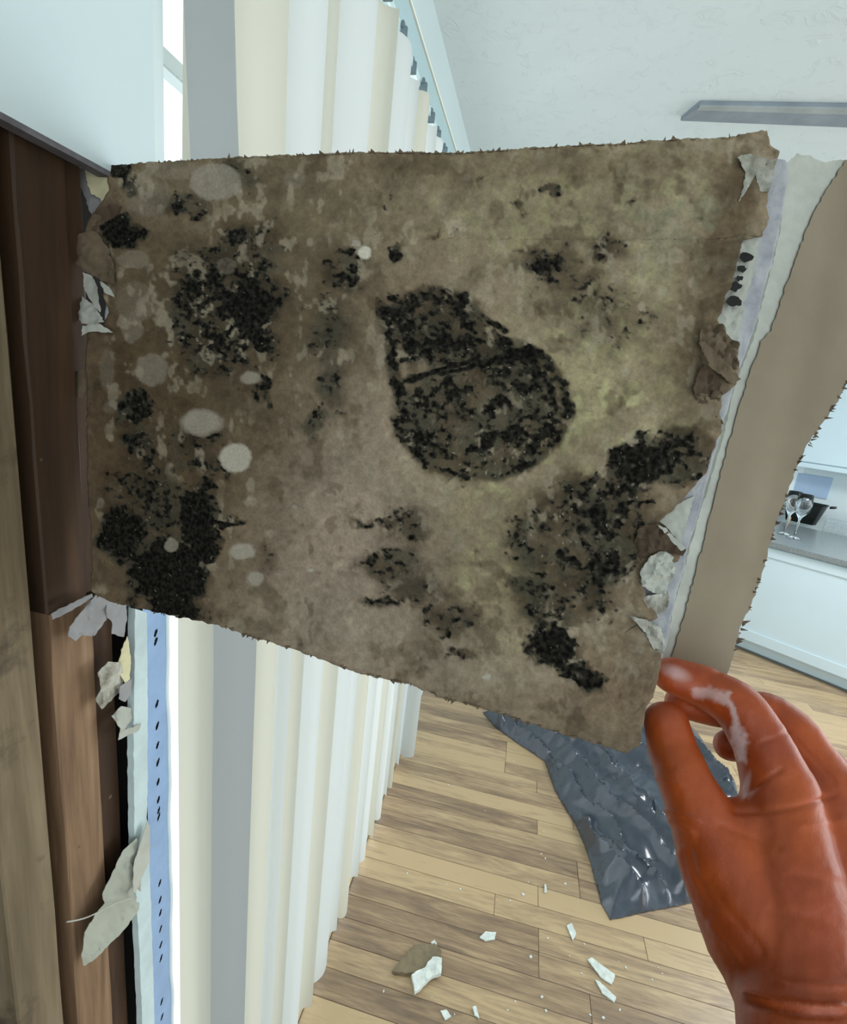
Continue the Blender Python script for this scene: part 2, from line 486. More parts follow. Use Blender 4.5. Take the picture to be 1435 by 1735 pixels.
# dark backing board behind the holes
yl0 = ys(228, 1400, WX)
o = MB().box(WX - 0.013, WX - 0.001, yb0 - .001, yb1, 0, zt + 0.02).build('backing_strip', simple('bead_backing', (48, 52, 66), 0.9, 0.1, 20), bead); unlink_offset(o, bead)
lo = sheet('leftover_wallboard', [(229, 1032), (249, 1038), (250, 1155), (250, 1330), (249, 1385), (254, 1480), (258, 1600), (262, 1735), (262, 1790), (243, 1790), (240, 1700), (236, 1600), (231, 1530), (228, 1420), (227, 1330), (226, 1240), (228, 1120)],
           lambda a, c: on_x(a, c, WX + 0.0012), m_strip, None, thick=0.008, step=10, jag=0.7, tdir=Vector((-1, 0, 0)), smooth=False)
tag(lo, 'narrow bluish white strip of leftover wallboard beside the perforated bead', 'wallboard')

# ------------------------------------------------------------------ vertical blinds
def slat_mat(name, rgb, tr=0.55):
    M = Mat(name); c = (*lin(rgb), 1)
    df = M.n('ShaderNodeBsdfDiffuse'); tl = M.n('ShaderNodeBsdfTranslucent'); gs = M.n('ShaderNodeBsdfGlossy', Roughness=0.4)
    nz = M.n('ShaderNodeTexNoise', Scale=300, Detail=2); bp = M.n('ShaderNodeBump', Strength=0.05, Distance=0.0005)
    tc = M.n('ShaderNodeTexCoord'); M.l(tc.outputs['Object'], nz.inputs['Vector']); M.l(nz.outputs[0], bp.inputs['Height'])
    M.l(bp.outputs[0], df.inputs['Normal'])
    df.inputs[0].default_value = c; tl.inputs[0].default_value = c
    mx = M.n('ShaderNodeMixShader'); mx.inputs[0].default_value = tr
    M.l(df.outputs[0], mx.inputs[1]); M.l(tl.outputs[0], mx.inputs[2])
    m2 = M.n('ShaderNodeMixShader'); m2.inputs[0].default_value = 0.04
    M.l(mx.outputs[0], m2.inputs[1]); M.l(gs.outputs[0], m2.inputs[2]); M.l(m2.outputs[0], M.out.inputs[0]); return M


m_slat = slat_mat('vinyl_slat', (211, 213, 210), 0.42)
m_slat_b = slat_mat('beige_slat', (207, 203, 188), 0.40)
m_slat_g = slat_mat('shaded_slat', (156, 160, 160), 0.06)  # shade of the turned, backlit slat put into a grey colour
ZT, ZB = CAM.z + 0.640, 0.030
m_head = simple('headrail', (182, 208, 212), 0.35, 0.02, 8)
hr = empty('vertical_blind', (WX + 0.01, 1.3, CAM.z + 0.69))
tag(hr, 'long vertical blind with hanging white, cream and grey slats covering the window', 'blind')
rb = MB().box(WX - 0.028, WX + 0.002, OY0 + 0.005, 2.10, CAM.z + 0.662, CAM.z + 0.735).build('headrail', m_head, hr, bevel=0.002); unlink_offset(rb, hr)
o = MB().box(WX + 0.0025, WX + 0.007, OY0 + 0.005, 2.10, CAM.z + 0.652, CAM.z + 0.668).build('rail_lip', simple('rail_lip', (216, 238, 240), 0.3, 0.01, 8), rb, bevel=0.001)
o = MB().box(WX + 0.0005, WX + 0.0045, OY0 + 0.005, 2.10, CAM.z + 0.737, CAM.z + 0.742).build('cream_bead', simple('cream_bead', (248, 250, 236), 0.5, 0.01, 8), rb)
m_clip = simple('grey_carrier', (120, 136, 142), 0.5, 0.05, 20)


def slat(bl, br, tl, trr, mat, bulge, label, zb=ZB, wig=0.0):
    """bl.. = (x,y) of left / right edges at the bottom and at the top"""
    cx = (tl[0] + trr[0]) / 2; cy = (tl[1] + trr[1]) / 2
    nu, nv = 12, 30; v = []; f = []
    for j in range(nv + 1):
        w = j / nv; z = zb + (ZT - zb) * w; e = min(1.0, max(0.0, (z - 1.30) / 0.85)); e = e * e * (3 - 2 * e)
        a = Vector((bl[0] * (1 - e) + tl[0] * e, bl[1] * (1 - e) + tl[1] * e)); b_ = Vector((br[0] * (1 - e) + trr[0] * e, br[1] * (1 - e) + trr[1] * e))
        wg = wig * math.sin(w * 7.0 + 1.0) * (1 - w)
        a.y += wg + wig * 1.2 * (1 - e); b_.y += wg * 0.5
        d = (b_ - a); nrm = Vector((d.y, -d.x)).normalized()
        for i in range(nu + 1):
            u = i / nu; p = a + d * u + nrm * (bulge * 4 * u * (1 - u))
            v.append((p.x - cx, p.y - cy, z - ZT))
    for j in range(nv):
        for i in range(nu):
            q = j * (nu + 1) + i; f.append((q, q + 1, q + nu + 2, q + nu + 1))
    s = MB(); s.v = v; s.f = f
    root = s.build('slat', mat, hr, smooth=True); root.location = (cx, cy, ZT); unlink_offset(root, hr)
    if label: root['label'] = label
    c = MB().box(-0.009, 0.009, -0.004, 0.004, 0.0, 0.022).box(-0.003, 0.003, -0.006, 0.006, 0.018, 0.03).build('carrier', m_clip, root, bevel=0.001)
    return root


PX_ = -0.345


def sl(yb0_, yb1_, yt0, yt1, mat, bulge, label, dx0=0.0, dx1=0.0, **k):
    """edge positions given as the distance along the wall where the sight line crosses the blind plane"""
    def e(yv, dx): q = (PX_ + dx) / PX_; return (PX_ + dx, yv * q)
    return slat(e(yb0_, dx0), e(yb1_, dx1), e(yt0, dx0), e(yt1, dx1), mat, bulge, label, **k)


sl(.449, .545, .462, .53, m_slat_b, 0.004, 'cream blind slat nearest the cut wall, half behind the grey slat', -.030, -.012)
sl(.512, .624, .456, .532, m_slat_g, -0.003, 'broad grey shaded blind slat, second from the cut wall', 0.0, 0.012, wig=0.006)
sl(.600, .690, .515, .646, m_slat_b, 0.011, 'cream blind slat just right of the broad grey slat', -.018, 0.010)
sl(.676, .745, .630, .752, m_slat, 0.013, 'white blind slat, fourth from the cut wall', -.02, .012)
sl(.715, .800, .735, .790, m_slat_b, -0.006, 'narrow-looking cream slat, fifth from the cut wall', -.02, .008)
sl(.775, .900, .775, .940, m_slat, 0.016, 'broad bright white slat in the middle of the blinds', -.02, .014)
ords = ['seventh', 'eighth', 'ninth', 'tenth', 'eleventh', 'twelfth', 'thirteenth', 'fourteenth', 'fifteenth', 'sixteenth', 'seventeenth', 'eighteenth']
yy = .885
for i, od in enumerate(ords):
    wv = 0.115 + 0.012 * math.sin(i * 2.1)
    sl(yy - .012, yy + wv, yy + .035, yy + wv + .055, m_slat if i % 3 else m_slat_b, 0.014 * (1 if i % 2 else -.7), None if i % 3 else 'cream slat', -.022 + 0.006 * (i % 2), .012 - 0.005 * (i % 3))
    yy += 0.094
# last, loose slat hanging into the room at the far end
p0 = on_z(680, 1282, 0.02); p1 = on_z(701, 1282, 0.02)
slat((p0.x, p0.y), (p1.x, p1.y), (p0.x - .03, p0.y + .04), (p1.x - .03, p1.y + .04), m_slat, 0.006, 'bright loose blind slat at the far end, hanging closest into the room', zb=0.02)

# ------------------------------------------------------------------ ceiling strip
q = [on_z(1155, 196, CZ), on_z(1187, 169, CZ)]
st = empty('ceiling_strip', (0.8, 1.75, CZ)); tag(st, 'long thin grey strip with a pointed end fixed across the white ceiling', 'ceiling strip')
pl = [on_z(1154, 197, CZ), on_z(1186, 170, CZ), on_z(1436, 174, CZ), on_z(1700, 180, CZ), on_z(1700, 232, CZ), on_z(1436, 208, CZ)]
o = MB().prism([(p.x, p.y) for p in pl], CZ - 0.012, CZ).build('housing', simple('strip_grey', (150, 160, 170), 0.5, 0.08, 12, bump=0.2, bscale=30), st, bevel=0.001); unlink_offset(o, st)
pl2 = [on_z(1182, 177, CZ), on_z(1188, 170, CZ), on_z(1436, 174, CZ), on_z(1700, 180, CZ), on_z(1700, 190, CZ), on_z(1436, 184, CZ)]
o = MB().prism([(p.x, p.y) for p in pl2], CZ - 0.0145, CZ - .011).build('pale_edge', simple('strip_pale', (178, 184, 184), 0.6, 0.08, 12), st); unlink_offset(o, st)
# ------------------------------------------------------------------ the mouldy wallboard panel
IT = (1 / .408, 1 / .298, 1 / .452, 1 / .292)     # inverse depth at the corners TL TR BL BR


def pt_t(px, py, back=0.0):
    u = (px - 165) / (1250 - 165); w = (py - 260) / (1200 - 260)
    it = (IT[0] * (1 - u) + IT[1] * u) * (1 - w) + (IT[2] * (1 - u) + IT[3] * u) * w
    return 1 / it


def on_panel(px, py, off=0.0):
    p = P(px, py, pt_t(px, py)); return p + PN * off


_a, _b, _c = P(190, 280, pt_t(190, 280)), P(1290, 240, pt_t(1290, 240)), P(160, 1000, pt_t(160, 1000))
PN = (_b - _a).cross(_c - _a).normalized()
if PN.dot((_a - CAM)) > 0: PN = -PN        # PN points towards the camera side (the mouldy back of the board)

topE = [(188, 281), (240, 276), (330, 271), (400, 266), (480, 262), (560, 260), (620, 257), (700, 257), (760, 258), (830, 255), (900, 250), (1000, 244), (1050, 243), (1100, 238), (1160, 234), (1200, 234), (1250, 232), (1297, 224)]
botE = [(158, 1002), (190, 1019), (260, 1037), (340, 1052), (385, 1064), (430, 1081), (500, 1101), (560, 1123), (600, 1137), (660, 1154), (690, 1160), (760, 1186), (850, 1209), (900, 1228), (940, 1240), (1000, 1257), (1060, 1273), (1082, 1262)]
leftE = [(188, 281), (184, 300), (187, 322), (170, 352), (150, 372), (138, 400), (140, 440), (155, 462), (172, 470), (176, 500), (185, 530), (176, 553), (152, 566), (148, 610), (150, 660), (149, 760), (152, 850), (156, 930), (158, 1002)]
rightE = [(1297, 224), (1299, 250), (1316, 262), (1308, 292), (1300, 330), (1298, 385), (1288, 404), (1262, 398), (1248, 440), (1228, 500), (1212, 545), (1232, 580), (1250, 615), (1246, 650), (1222, 672), (1218, 700), (1220, 735), (1204, 768), (1196, 800), (1160, 842), (1120, 880), (1108, 905), (1152, 940), (1148, 950), (1110, 960), (1085, 990), (1100, 1020), (1112, 1045), (1080, 1060), (1100, 1085), (1120, 1108), (1114, 1150), (1106, 1180), (1090, 1205), (1086, 1235), (1082, 1262)]


def resample(pl, n):
    A = np.array(pl, float); d = np.r_[0, np.cumsum(np.hypot(*np.diff(A, axis=0).T))]; s = np.linspace(0, d[-1], n)
    return np.stack([np.interp(s, d, A[:, 0]), np.interp(s, d, A[:, 1])], 1)


def coons(T_, B_, L_, R_, nu, nv, jag=2.0):
    T = resample(T_, nu); B = resample(B_, nu); L = resample(L_, nv); R = resample(R_, nv)
    s = np.arange(nu)
    T[1:-1, 1] += (fbm(s * 3, s * 0 + 5, 9, 3)[1:-1] - .5) * jag * 3.2; B[1:-1, 1] += (fbm(s * 3, s * 0 + 5, 12, 8)[1:-1] - .5) * jag * 3.2
    s = np.arange(nv)
    L[1:-1, 0] += (fbm(s * 3, s * 0 + 50, 14, 13)[1:-1] - .5) * jag * 3; R[1:-1, 0] += (fbm(s * 3, s * 0 + 90, 14, 18)[1:-1] - .5) * jag * 4.5
    u = np.linspace(0, 1, nu)[None, :, None]; v = np.linspace(0, 1, nv)[:, None, None]
    G = (1 - v) * T[None] + v * B[None] + (1 - u) * L[:, None] + u * R[:, None] - ((1 - u) * (1 - v) * T[0] + u * (1 - v) * T[-1] + (1 - u) * v * B[0] + u * v * B[-1])
    return G


def grid_world(G, off):
    X, Y = G[..., 0], G[..., 1]
    u = (X - 165) / (1250 - 165); w = (Y - 260) / (1200 - 260)
    it = (IT[0] * (1 - u) + IT[1] * u) * (1 - w) + (IT[2] * (1 - u) + IT[3] * u) * w
    c = np.stack([(X - W / 2) / F, (Y - H / 2) / F, np.ones_like(X)], -1) / it[..., None]
    wv = c @ R3.T; wv[..., 2] += CAM.z
    return wv + np.array(PN)[None, None] * off[..., None]


def grid_mesh(name, V, back=None):
    nv, nu = V.shape[:2]; idx = np.arange(nv * nu).reshape(nv, nu)
    q = np.stack([idx[:-1, :-1], idx[1:, :-1], idx[1:, 1:], idx[:-1, 1:]], -1).reshape(-1, 4)
    verts = V.reshape(-1, 3); faces = [q]
    if back is not None:
        n = nv * nu; verts = np.concatenate([verts, back.reshape(-1, 3)]); faces.append(q[:, ::-1] + n)
        ring = np.r_[idx[0, :], idx[1:, -1], idx[-1, -2::-1], idx[-2:0:-1, 0]]; r2 = np.roll(ring, -1)
        faces.append(np.stack([ring, r2, r2 + n, ring + n], -1))
    f = np.concatenate(faces); me = bpy.data.meshes.new(name)
    me.vertices.add(len(verts)); me.vertices.foreach_set('co', verts.ravel())
    me.loops.add(f.size); me.loops.foreach_set('vertex_index', f.ravel())
    me.polygons.add(len(f)); me.polygons.foreach_set('loop_start', np.arange(0, f.size, 4)); me.polygons.foreach_set('loop_total', np.full(len(f), 4))
    me.update(calc_edges=True); me.validate(); return me


def ell(X, Y, cx, cy, rx, ry, a=0, soft=.35):
    a = math.radians(a); dx, dy = X - cx, Y - cy
    x = (dx * math.cos(a) + dy * math.sin(a)) / rx; y = (-dx * math.sin(a) + dy * math.cos(a)) / ry
    return np.clip((1 + soft - np.sqrt(x * x + y * y)) / (2 * soft), 0, 1)


def sm(x, a, b): x = np.clip((x - a) / (b - a), 0, 1); return x * x * (3 - 2 * x)


def paint(X, Y):
    wx = (fbm(X, Y, 38, 1) - .5) * 46; wy = (fbm(X, Y, 38, 2) - .5) * 46
    wx2 = (fbm(X, Y, 12, 5) - .5) * 14; wy2 = (fbm(X, Y, 12, 6) - .5) * 14
    XX, YY = X + wx + wx2, Y + wy + wy2; XL, YL = X + wx * .35 + wx2 * .5, Y + wy * .35 + wy2 * .5
    S = np.zeros_like(X)
    def add(st, *a, **k):
        nonlocal S; S = np.maximum(S, st * (.88 if st < .73 and a[2] < 95 else 1) * ell(XX, YY, *a, **k))
    # dark colonies, solid first, then mottled ones (strength about .5 gives the mottling)
    add(1.15, 430, 530, 42, 72); add(.78, 380, 525, 105, 120, soft=.45); add(.62, 430, 405, 75, 45, soft=.5); add(.60, 350, 600, 70, 50, soft=.5)
    add(1.2, 205, 397, 44, 24); add(1.05, 214, 300, 20, 36); add(.78, 310, 345, 50, 24, soft=.5); add(.6, 400, 300, 46, 34, soft=.5)
    add(1.15, 212, 905, 38, 52); add(1.2, 335, 890, 34, 72); add(1.2, 288, 975, 66, 66); add(1.3, 300, 1032, 50, 34); add(.72, 255, 840, 80, 60, soft=.4)
    add(.85, 228, 694, 30, 32); add(.95, 238, 752, 26, 26); add(.66, 240, 770, 36, 60); add(.85, 395, 884, 26, 12); add(.55, 445, 655, 22, 42)
    add(.9, 378, 790, 12, 20); add(.62, 335, 770, 60, 60, soft=.6)
    add(.62, 812, 700, 148, 118, -12, soft=.12); add(.80, 735, 555, 92, 66, 12, soft=.22); add(.84, 850, 620, 95, 40, 20, soft=.25)
    add(.72, 925, 440, 66, 28, soft=.6); add(.55, 965, 470, 60, 40, soft=.6); add(.50, 1030, 540, 90, 70, soft=.6)
    add(1.0, 1085, 785, 62, 44, -15, soft=.3); add(.78, 1140, 770, 70, 46, soft=.35); add(.66, 985, 905, 130, 105, -20, soft=.25); add(.6, 950, 1010, 95, 70, soft=.3)
    add(1.12, 942, 1096, 52, 34, 25); add(1.05, 985, 1142, 42, 22, 45); add(.95, 905, 985, 44, 18); add(.9, 1055, 830, 46, 60, soft=.5); add(.9, 1020, 960, 34, 46)
    add(.6, 560, 560, 45, 90, soft=.6); add(.74, 532, 716, 26, 24, soft=.5); add(.66, 585, 455, 46, 44, soft=.5); add(.8, 668, 428, 11, 16); add(.62, 560, 650, 24, 60, soft=.6)
    add(.68, 690, 890, 44, 34, soft=.5); add(.66, 640, 880, 60, 8, 8, soft=.5); add(.64, 665, 960, 60, 40, 20, soft=.5); add(.70, 710, 1005, 90, 24, 15, soft=.6); add(.6, 640, 1018, 40, 12, soft=.5); add(.63, 760, 1050, 60, 42, soft=.6)
    add(.6, 770, 1108, 60, 12, 8, soft=.5); add(.66, 930, 318, 22, 8); add(.5, 455, 945, 26, 34, soft=.6)
    for cx, cy, r in ((380, 468, 20), (452, 455, 16), (660, 345, 6), (820, 305, 6), (1075, 350, 8), (735, 395, 10), (770, 400, 12), (1035, 415, 40), (880, 350, 16), (1025, 1150, 7), (700, 700, 16)):
        add(.62, cx, cy, r, r * .7, soft=.5)
    # arcs: the ring outline and the dark crease
    r_ = np.hypot((XL - 815) / 1.22, YL - 690); ang = np.degrees(np.arctan2(YL - 690, XL - 815))
    ring = np.exp(-((r_ - 118) / 12) ** 2) * (1 - .75 * sm(ang, 165, 180) - .0)
    S = np.maximum(S, .78 * ring * sm(ang, -80, -50))
    r2 = np.hypot((XL - 815) / 1.22, YL - 690); S = np.maximum(S, .72 * np.exp(-((r2 - 98) / 6) ** 2) * (1 - sm(np.abs(ang), 45, 65)))
    yc = 642 - 46 * sm(XL, 690, 905) - 8 * np.sin((XL - 690) / 40); S = np.maximum(S, 1.3 * np.exp(-((YL - yc) / 6.5) ** 2) * (XL > 683) * (XL < 912))
    yc = 500 + 60 * sm(XL, 650, 930) + 12 * np.sin(XL / 26.); S = np.maximum(S, .72 * np.exp(-((YL - yc) / 10) ** 2) * sm(XL, 645, 660) * (1 - sm(XL, 840, 880)))
    yc = 862 - 14 * np.sin(XL / 55.); S = np.maximum(S, .85 * np.exp(-((YL - yc) / 4.5) ** 2) * (XL > 950) * (XL < 1110))
    S = np.maximum(S, .85 * np.exp(-((XL - 655 - (YL - 560) * .22) / 14) ** 2) * sm(YL, 480, 520) * (1 - sm(YL, 700, 760)))
    n = fbm(X, Y, 26, 21, 5); n2 = fbm(X * .8, Y * 1.25, 10, 31, 4)
    noise = (n - .5) * 1.25 + (n2 - .5) * 1.5
    n3 = fbm(X, Y, 7, 33, 3)
    mold = sm(S * 1.0 + (noise * .95 + (n3 - .5) * .9) * np.clip(S * 2.2, 0, 1) * np.clip(1.75 - S, .3, 1), .30, 1.02)
    mold = np.clip(mold, 0, 1)
    yc = 640 - 44 * sm(XL, 700, 905) + 5 * np.sin(XL / 30); mold = np.maximum(mold, np.exp(-((YL - yc) / (3.5 + 3.5 * fbm(X, Y, 20, 3))) ** 4) * sm(XL, 684, 700) * (1 - sm(XL, 890, 925)))
    halo = sm(np.maximum(S, 0), 0.12, .62)
    # --- paper colour
    b1 = fbm(X, Y, 150, 41); b2 = fbm(X, Y, 46, 43); b3 = fbm(X, Y, 9, 47, 3)
    def L3(c): return np.array(lin(c))[None, None]
    base = L3((126, 111, 91)) * np.ones(X.shape + (1,))
    base = base * (1 - (sm(b2, .42, .7) * .22)[..., None]) + L3((104, 86, 66)) * (sm(b2, .42, .7) * .22)[..., None]
    def mixc(base, c, w): return base * (1 - w[..., None]) + L3(c) * w[..., None]
    yel = np.maximum.reduce([ell(XX, YY, 1010, 650, 140, 150, soft=.6), .8 * ell(XX, YY, 850, 930, 80, 160, soft=.6), .75 * ell(XX, YY, 930, 350, 190, 90, soft=.6), .7 * ell(XX, YY, 1120, 330, 120, 90, soft=.7), .8 * ell(XX, YY, 790, 800, 110, 60, soft=.5), .55 * ell(XX, YY, 1120, 500, 90, 120, soft=.7)])
    base = mixc(base, (138, 127, 98), yel * (.45 + .5 * sm(b2, .35, .6)))
    base = mixc(base, (152, 146, 108), yel * sm(fbm(X, Y, 24, 61), .52, .72) * .8)
    base = mixc(base, (138, 122, 106), .8 * ell(XX, YY, 585, 900, 130, 230, 10, soft=.6))
    base = mixc(base, (134, 122, 106), .6 * ell(XX, YY, 620, 1070, 260, 60, 14, soft=.6))
    base = mixc(base, (106, 94, 74), .55 * ell(XX, YY, 640, 330, 520, 90, soft=.6) * sm(b1, .3, .6))
    base = mixc(base, (72, 58, 40), .9 * ell(XX, YY, 250, 720, 180, 420, soft=.6))
    base = mixc(base, (82, 70, 52), .7 * ell(XX, YY, 470, 500, 200, 210, soft=.6))
    base = mixc(base, (76, 58, 42), .8 * ell(XX, YY, 1240, 350, 36, 110, 8, soft=.6))  # shade of the fold near the upper right edge, mixed into the colour
    base = mixc(base, (84, 68, 50), .7 * ell(XX, YY, 1190, 560, 60, 120, 15, soft=.7))
    base = mixc(base, (96, 80, 62), .6 * ell(XX, YY, 1120, 940, 80, 110, soft=.6))
    base = mixc(base, (88, 72, 56), .55 * ell(XX, YY, 1210, 440, 70, 40, soft=.6))  # fold shade painted into the paper a little lower
    base = mixc(base, (104, 84, 66), .6 * ell(XX, YY, 1060, 1170, 90, 60, soft=.6))
    base = mixc(base, (96, 82, 62), .6 * ell(XX, YY, 800, 280, 480, 26, soft=.6))
    grn = ell(XX, YY, 1160, 360, 90, 90, soft=.7); base = mixc(base, (116, 116, 96), .6 * grn * sm(b2, .4, .65))
    # brown halo round the colonies
    base = mixc(base, (66, 53, 38), halo * .80 * (.55 + .6 * b2))
    wash = sm(S + (n - .5) * .5, .34, .70); base = mixc(base, (56, 50, 38), wash * .72)
    base = mixc(base, (110, 98, 80), wash * sm(n2, .56, .70) * .55)
    base = mixc(base, (70, 68, 56), halo * sm(fbm(X, Y, 60, 71), .5, .62) * .5)
    # vary in scales, keep as stains
    q1 = fbm(X, Y, 34, 121, 3); q2 = fbm(X * 1.3, Y * .8, 22, 123, 3); q3 = fbm(X, Y, 90, 125, 3)
    base = mixc(base, (82, 70, 54), .55 * sm(q1, .55, .66) * sm(q3, .35, .6)); base = mixc(base, (144, 132, 112), .55 * sm(q2, .58, .68) * sm(1 - q3, .35, .6))
    base = mixc(base, (64, 52, 38), .5 * sm(q2, .3, .2) * sm(q3, .4, .6))
    base = base * (0.72 + .56 * b3[..., None]) * (0.70 + .60 * fbm(X, Y, 70, 81)[..., None]) * (0.86 + .28 * fbm(X, Y, 26, 83)[..., None])
    # paler spots (where the surface paper has lifted / plaster dust)
    pale = np.zeros_like(X)
    for cx, cy, rx, ry, s_, f_ in ((366, 308, 46, 34, .75, .14), (250, 335, 52, 42, .5, .3), (300, 290, 70, 22, .5, .4), (258, 626, 32, 32, .62, .2), (232, 512, 46, 42, .5, .25), (340, 716, 40, 24, .9, .25), (398, 776, 27, 25, 1.35, .12), (411, 935, 23, 15, 1.05, .2), (432, 981, 15, 12, .95, .2),
                                   (424, 640, 20, 12, .85, .3), (618, 427, 11, 11, 1.9, .15), (604, 412, 7, 7, 1.0, .2), (226, 440, 34, 18, .55, .25), (182, 625, 16, 44, .5, .3), (500, 303, 26, 22, .5, .35), (765, 470, 62, 34, .42, .45), (290, 924, 13, 13, .75, .2), (384, 452, 22, 18, .5, .25), (222, 1085, 40, 26, .4, .3), (200, 950, 40, 30, .35, .4),
                                   (225, 555, 22, 30, .55, .2), (188, 690, 16, 14, .5, .3), (1200, 700, 14, 20, .5, .4), (1152, 345, 28, 20, .35, .5), (790, 300, 9, 7, .5, .3), (825, 1146, 10, 5, 1.2, .2), (1040, 1105, 52, 34, .25, .4), (880, 850, 40, 26, .2, .5), (527, 967, 4, 4, 1.2, .3), (500, 860, 4, 4, .9, .3)):
        e_ = ell(X + wx2 * .6, Y + wy2 * .6, cx, cy, rx, ry, soft=f_) * s_
        pale = np.maximum(pale, e_)
    pm = np.clip(pale, 0, 1); over = pm * sm(pm, .3, .6)
    tex = 0.75 + .5 * fbm(X, Y, 11, 91)
    base = mixc(base, (140, 131, 116), np.clip(over * .95, 0, 1) * np.clip(tex * pm * 1.25, 0, 1)); w_ = np.clip(pale - .85, 0, 1) * .9
    base = mixc(base, (190, 182, 164), np.clip(w_, 0, 1))
    mold = mold * (1 - .93 * sm(pm, .3, .7))
    # glitter specks of plaster
    sp = fbm(X, Y, 5, 101, 2); spk = (sp > .87) * sm(S, .45, .7); base = mixc(base, (150, 150, 138), spk * .8); mold = mold * (1 - .6 * spk)
    return base, mold


NU, NV = 470, 400
G = coons(topE, botE, leftE, rightE, NU, NV)
PX, PY = G[..., 0], G[..., 1]
base, mold = paint(PX, PY)
relief = (fbm(PX, PY, 120, 111) - .5) * .0022 + (fbm(PX, PY, 22, 113) - .5) * .0008 + mold * fbm(PX, PY, 8, 115, 2) * .0006
# loosened, curling paper near the right and left edges
edge = np.clip(1 - (np.linspace(1, 0, NU)[None] / .09), 0, 1)
relief += edge ** 1.5 * (fbm(PX, PY, 70, 117) - .25) * .010
edl = np.clip(1 - (np.linspace(0, 1, NU)[None] / .05), 0, 1); relief += edl ** 1.3 * (fbm(PX, PY, 60, 119) - .3) * .006
Vf = grid_world(G, relief); Vb = grid_world(G, relief - .0006)
me = grid_mesh('backing_paper', Vf, Vb)
ca = me.color_attributes.new('Stain', 'FLOAT_COLOR', 'POINT')
one = np.concatenate([base * PANEL_K, mold[..., None]], -1).reshape(-1, 4)
ca.data.foreach_set('color', np.concatenate([one, one]).astype(np.float32).ravel())
M = Mat('mouldy_paper'); at = M.n('ShaderNodeAttribute', attribute_name='Stain')
tc = M.n('ShaderNodeTexCoord'); n1 = M.n('ShaderNodeTexNoise', Scale=520, Detail=4, Roughness=0.65); M.l(tc.outputs['Object'], n1.inputs['Vector'])
n2 = M.n('ShaderNodeTexNoise', Scale=190, Detail=5, Roughness=0.7); M.l(tc.outputs['Object'], n2.inputs['Vector'])
a1 = M.n('ShaderNodeMath', operation='MULTIPLY_ADD'); a1.inputs[1].default_value = .9; a1.inputs[2].default_value = -.45; M.l(n2.outputs[0], a1.inputs[0])
a2 = M.n('ShaderNodeMath', operation='ADD'); M.l(at.outputs['Alpha'], a2.inputs[0]); M.l(a1.outputs[0], a2.inputs[1])
mr_ = M.n('ShaderNodeMapRange', interpolation_type='SMOOTHSTEP'); mr_.inputs[1].default_value = .12; mr_.inputs[2].default_value = .88; M.l(a2.outputs[0], mr_.inputs[0])
ga = M.n('ShaderNodeMath', operation='GREATER_THAN'); ga.inputs[1].default_value = .04; M.l(at.outputs['Alpha'], ga.inputs[0])
a3 = M.n('ShaderNodeMath', operation='MULTIPLY', use_clamp=True); M.l(mr_.outputs[0], a3.inputs[0]); M.l(ga.outputs[0], a3.inputs[1])
hv = M.n('ShaderNodeMapRange'); hv.inputs[1].default_value = .3; hv.inputs[2].default_value = .7; hv.inputs[3].default_value = .84; hv.inputs[4].default_value = 1.14; M.l(n1.outputs[0], hv.inputs[0])
vm = M.n('ShaderNodeVectorMath', operation='SCALE'); M.l(at.outputs['Color'], vm.inputs[0]); M.l(hv.outputs[0], vm.inputs['Scale'])
mx = M.n('ShaderNodeMix', data_type='RGBA'); M.l(a3.outputs[0], mx.inputs['Factor']); M.l(vm.outputs[0], mx.inputs[6])
rpm = M.n('ShaderNodeValToRGB'); rpm.color_ramp.elements[0].position = .4; rpm.color_ramp.elements[0].color = (.010, .009, .007, 1); rpm.color_ramp.elements[1].position = .72; rpm.color_ramp.elements[1].color = (.085, .077, .055, 1)
n4 = M.n('ShaderNodeTexNoise', Scale=330, Detail=4); M.l(tc.outputs['Object'], n4.inputs['Vector']); M.l(n4.outputs[0], rpm.inputs[0])
dk = M.n('ShaderNodeMapRange'); dk.inputs[1].default_value = .45; dk.inputs[2].default_value = 1.0; dk.inputs[3].default_value = 1.0; dk.inputs[4].default_value = .34; M.l(at.outputs['Alpha'], dk.inputs[0])
vs = M.n('ShaderNodeVectorMath', operation='SCALE'); M.l(rpm.outputs[0], vs.inputs[0]); M.l(dk.outputs[0], vs.inputs['Scale']); M.l(vs.outputs[0], mx.inputs[7])
M.l(mx.outputs[2], M.b.inputs['Base Color']); M.b.inputs['Roughness'].default_value = .9; M.b.inputs['Specular IOR Level'].default_value = .08
bpn = M.n('ShaderNodeBump', Strength=.15, Distance=.0005); M.l(n2.outputs[0], bpn.inputs['Height']); M.l(bpn.outputs[0], M.b.inputs['Normal'])
panel = empty('mouldy_wallboard', tuple(on_panel(160, 640)))
tag(panel, 'torn rectangular wallboard piece covered in black mould, held up in front of the window', 'wallboard')
bp_ = link('backing_paper', me, M, panel, True); unlink_offset(bp_, panel); bp_['label'] = 'brown backing paper with black mould colonies'

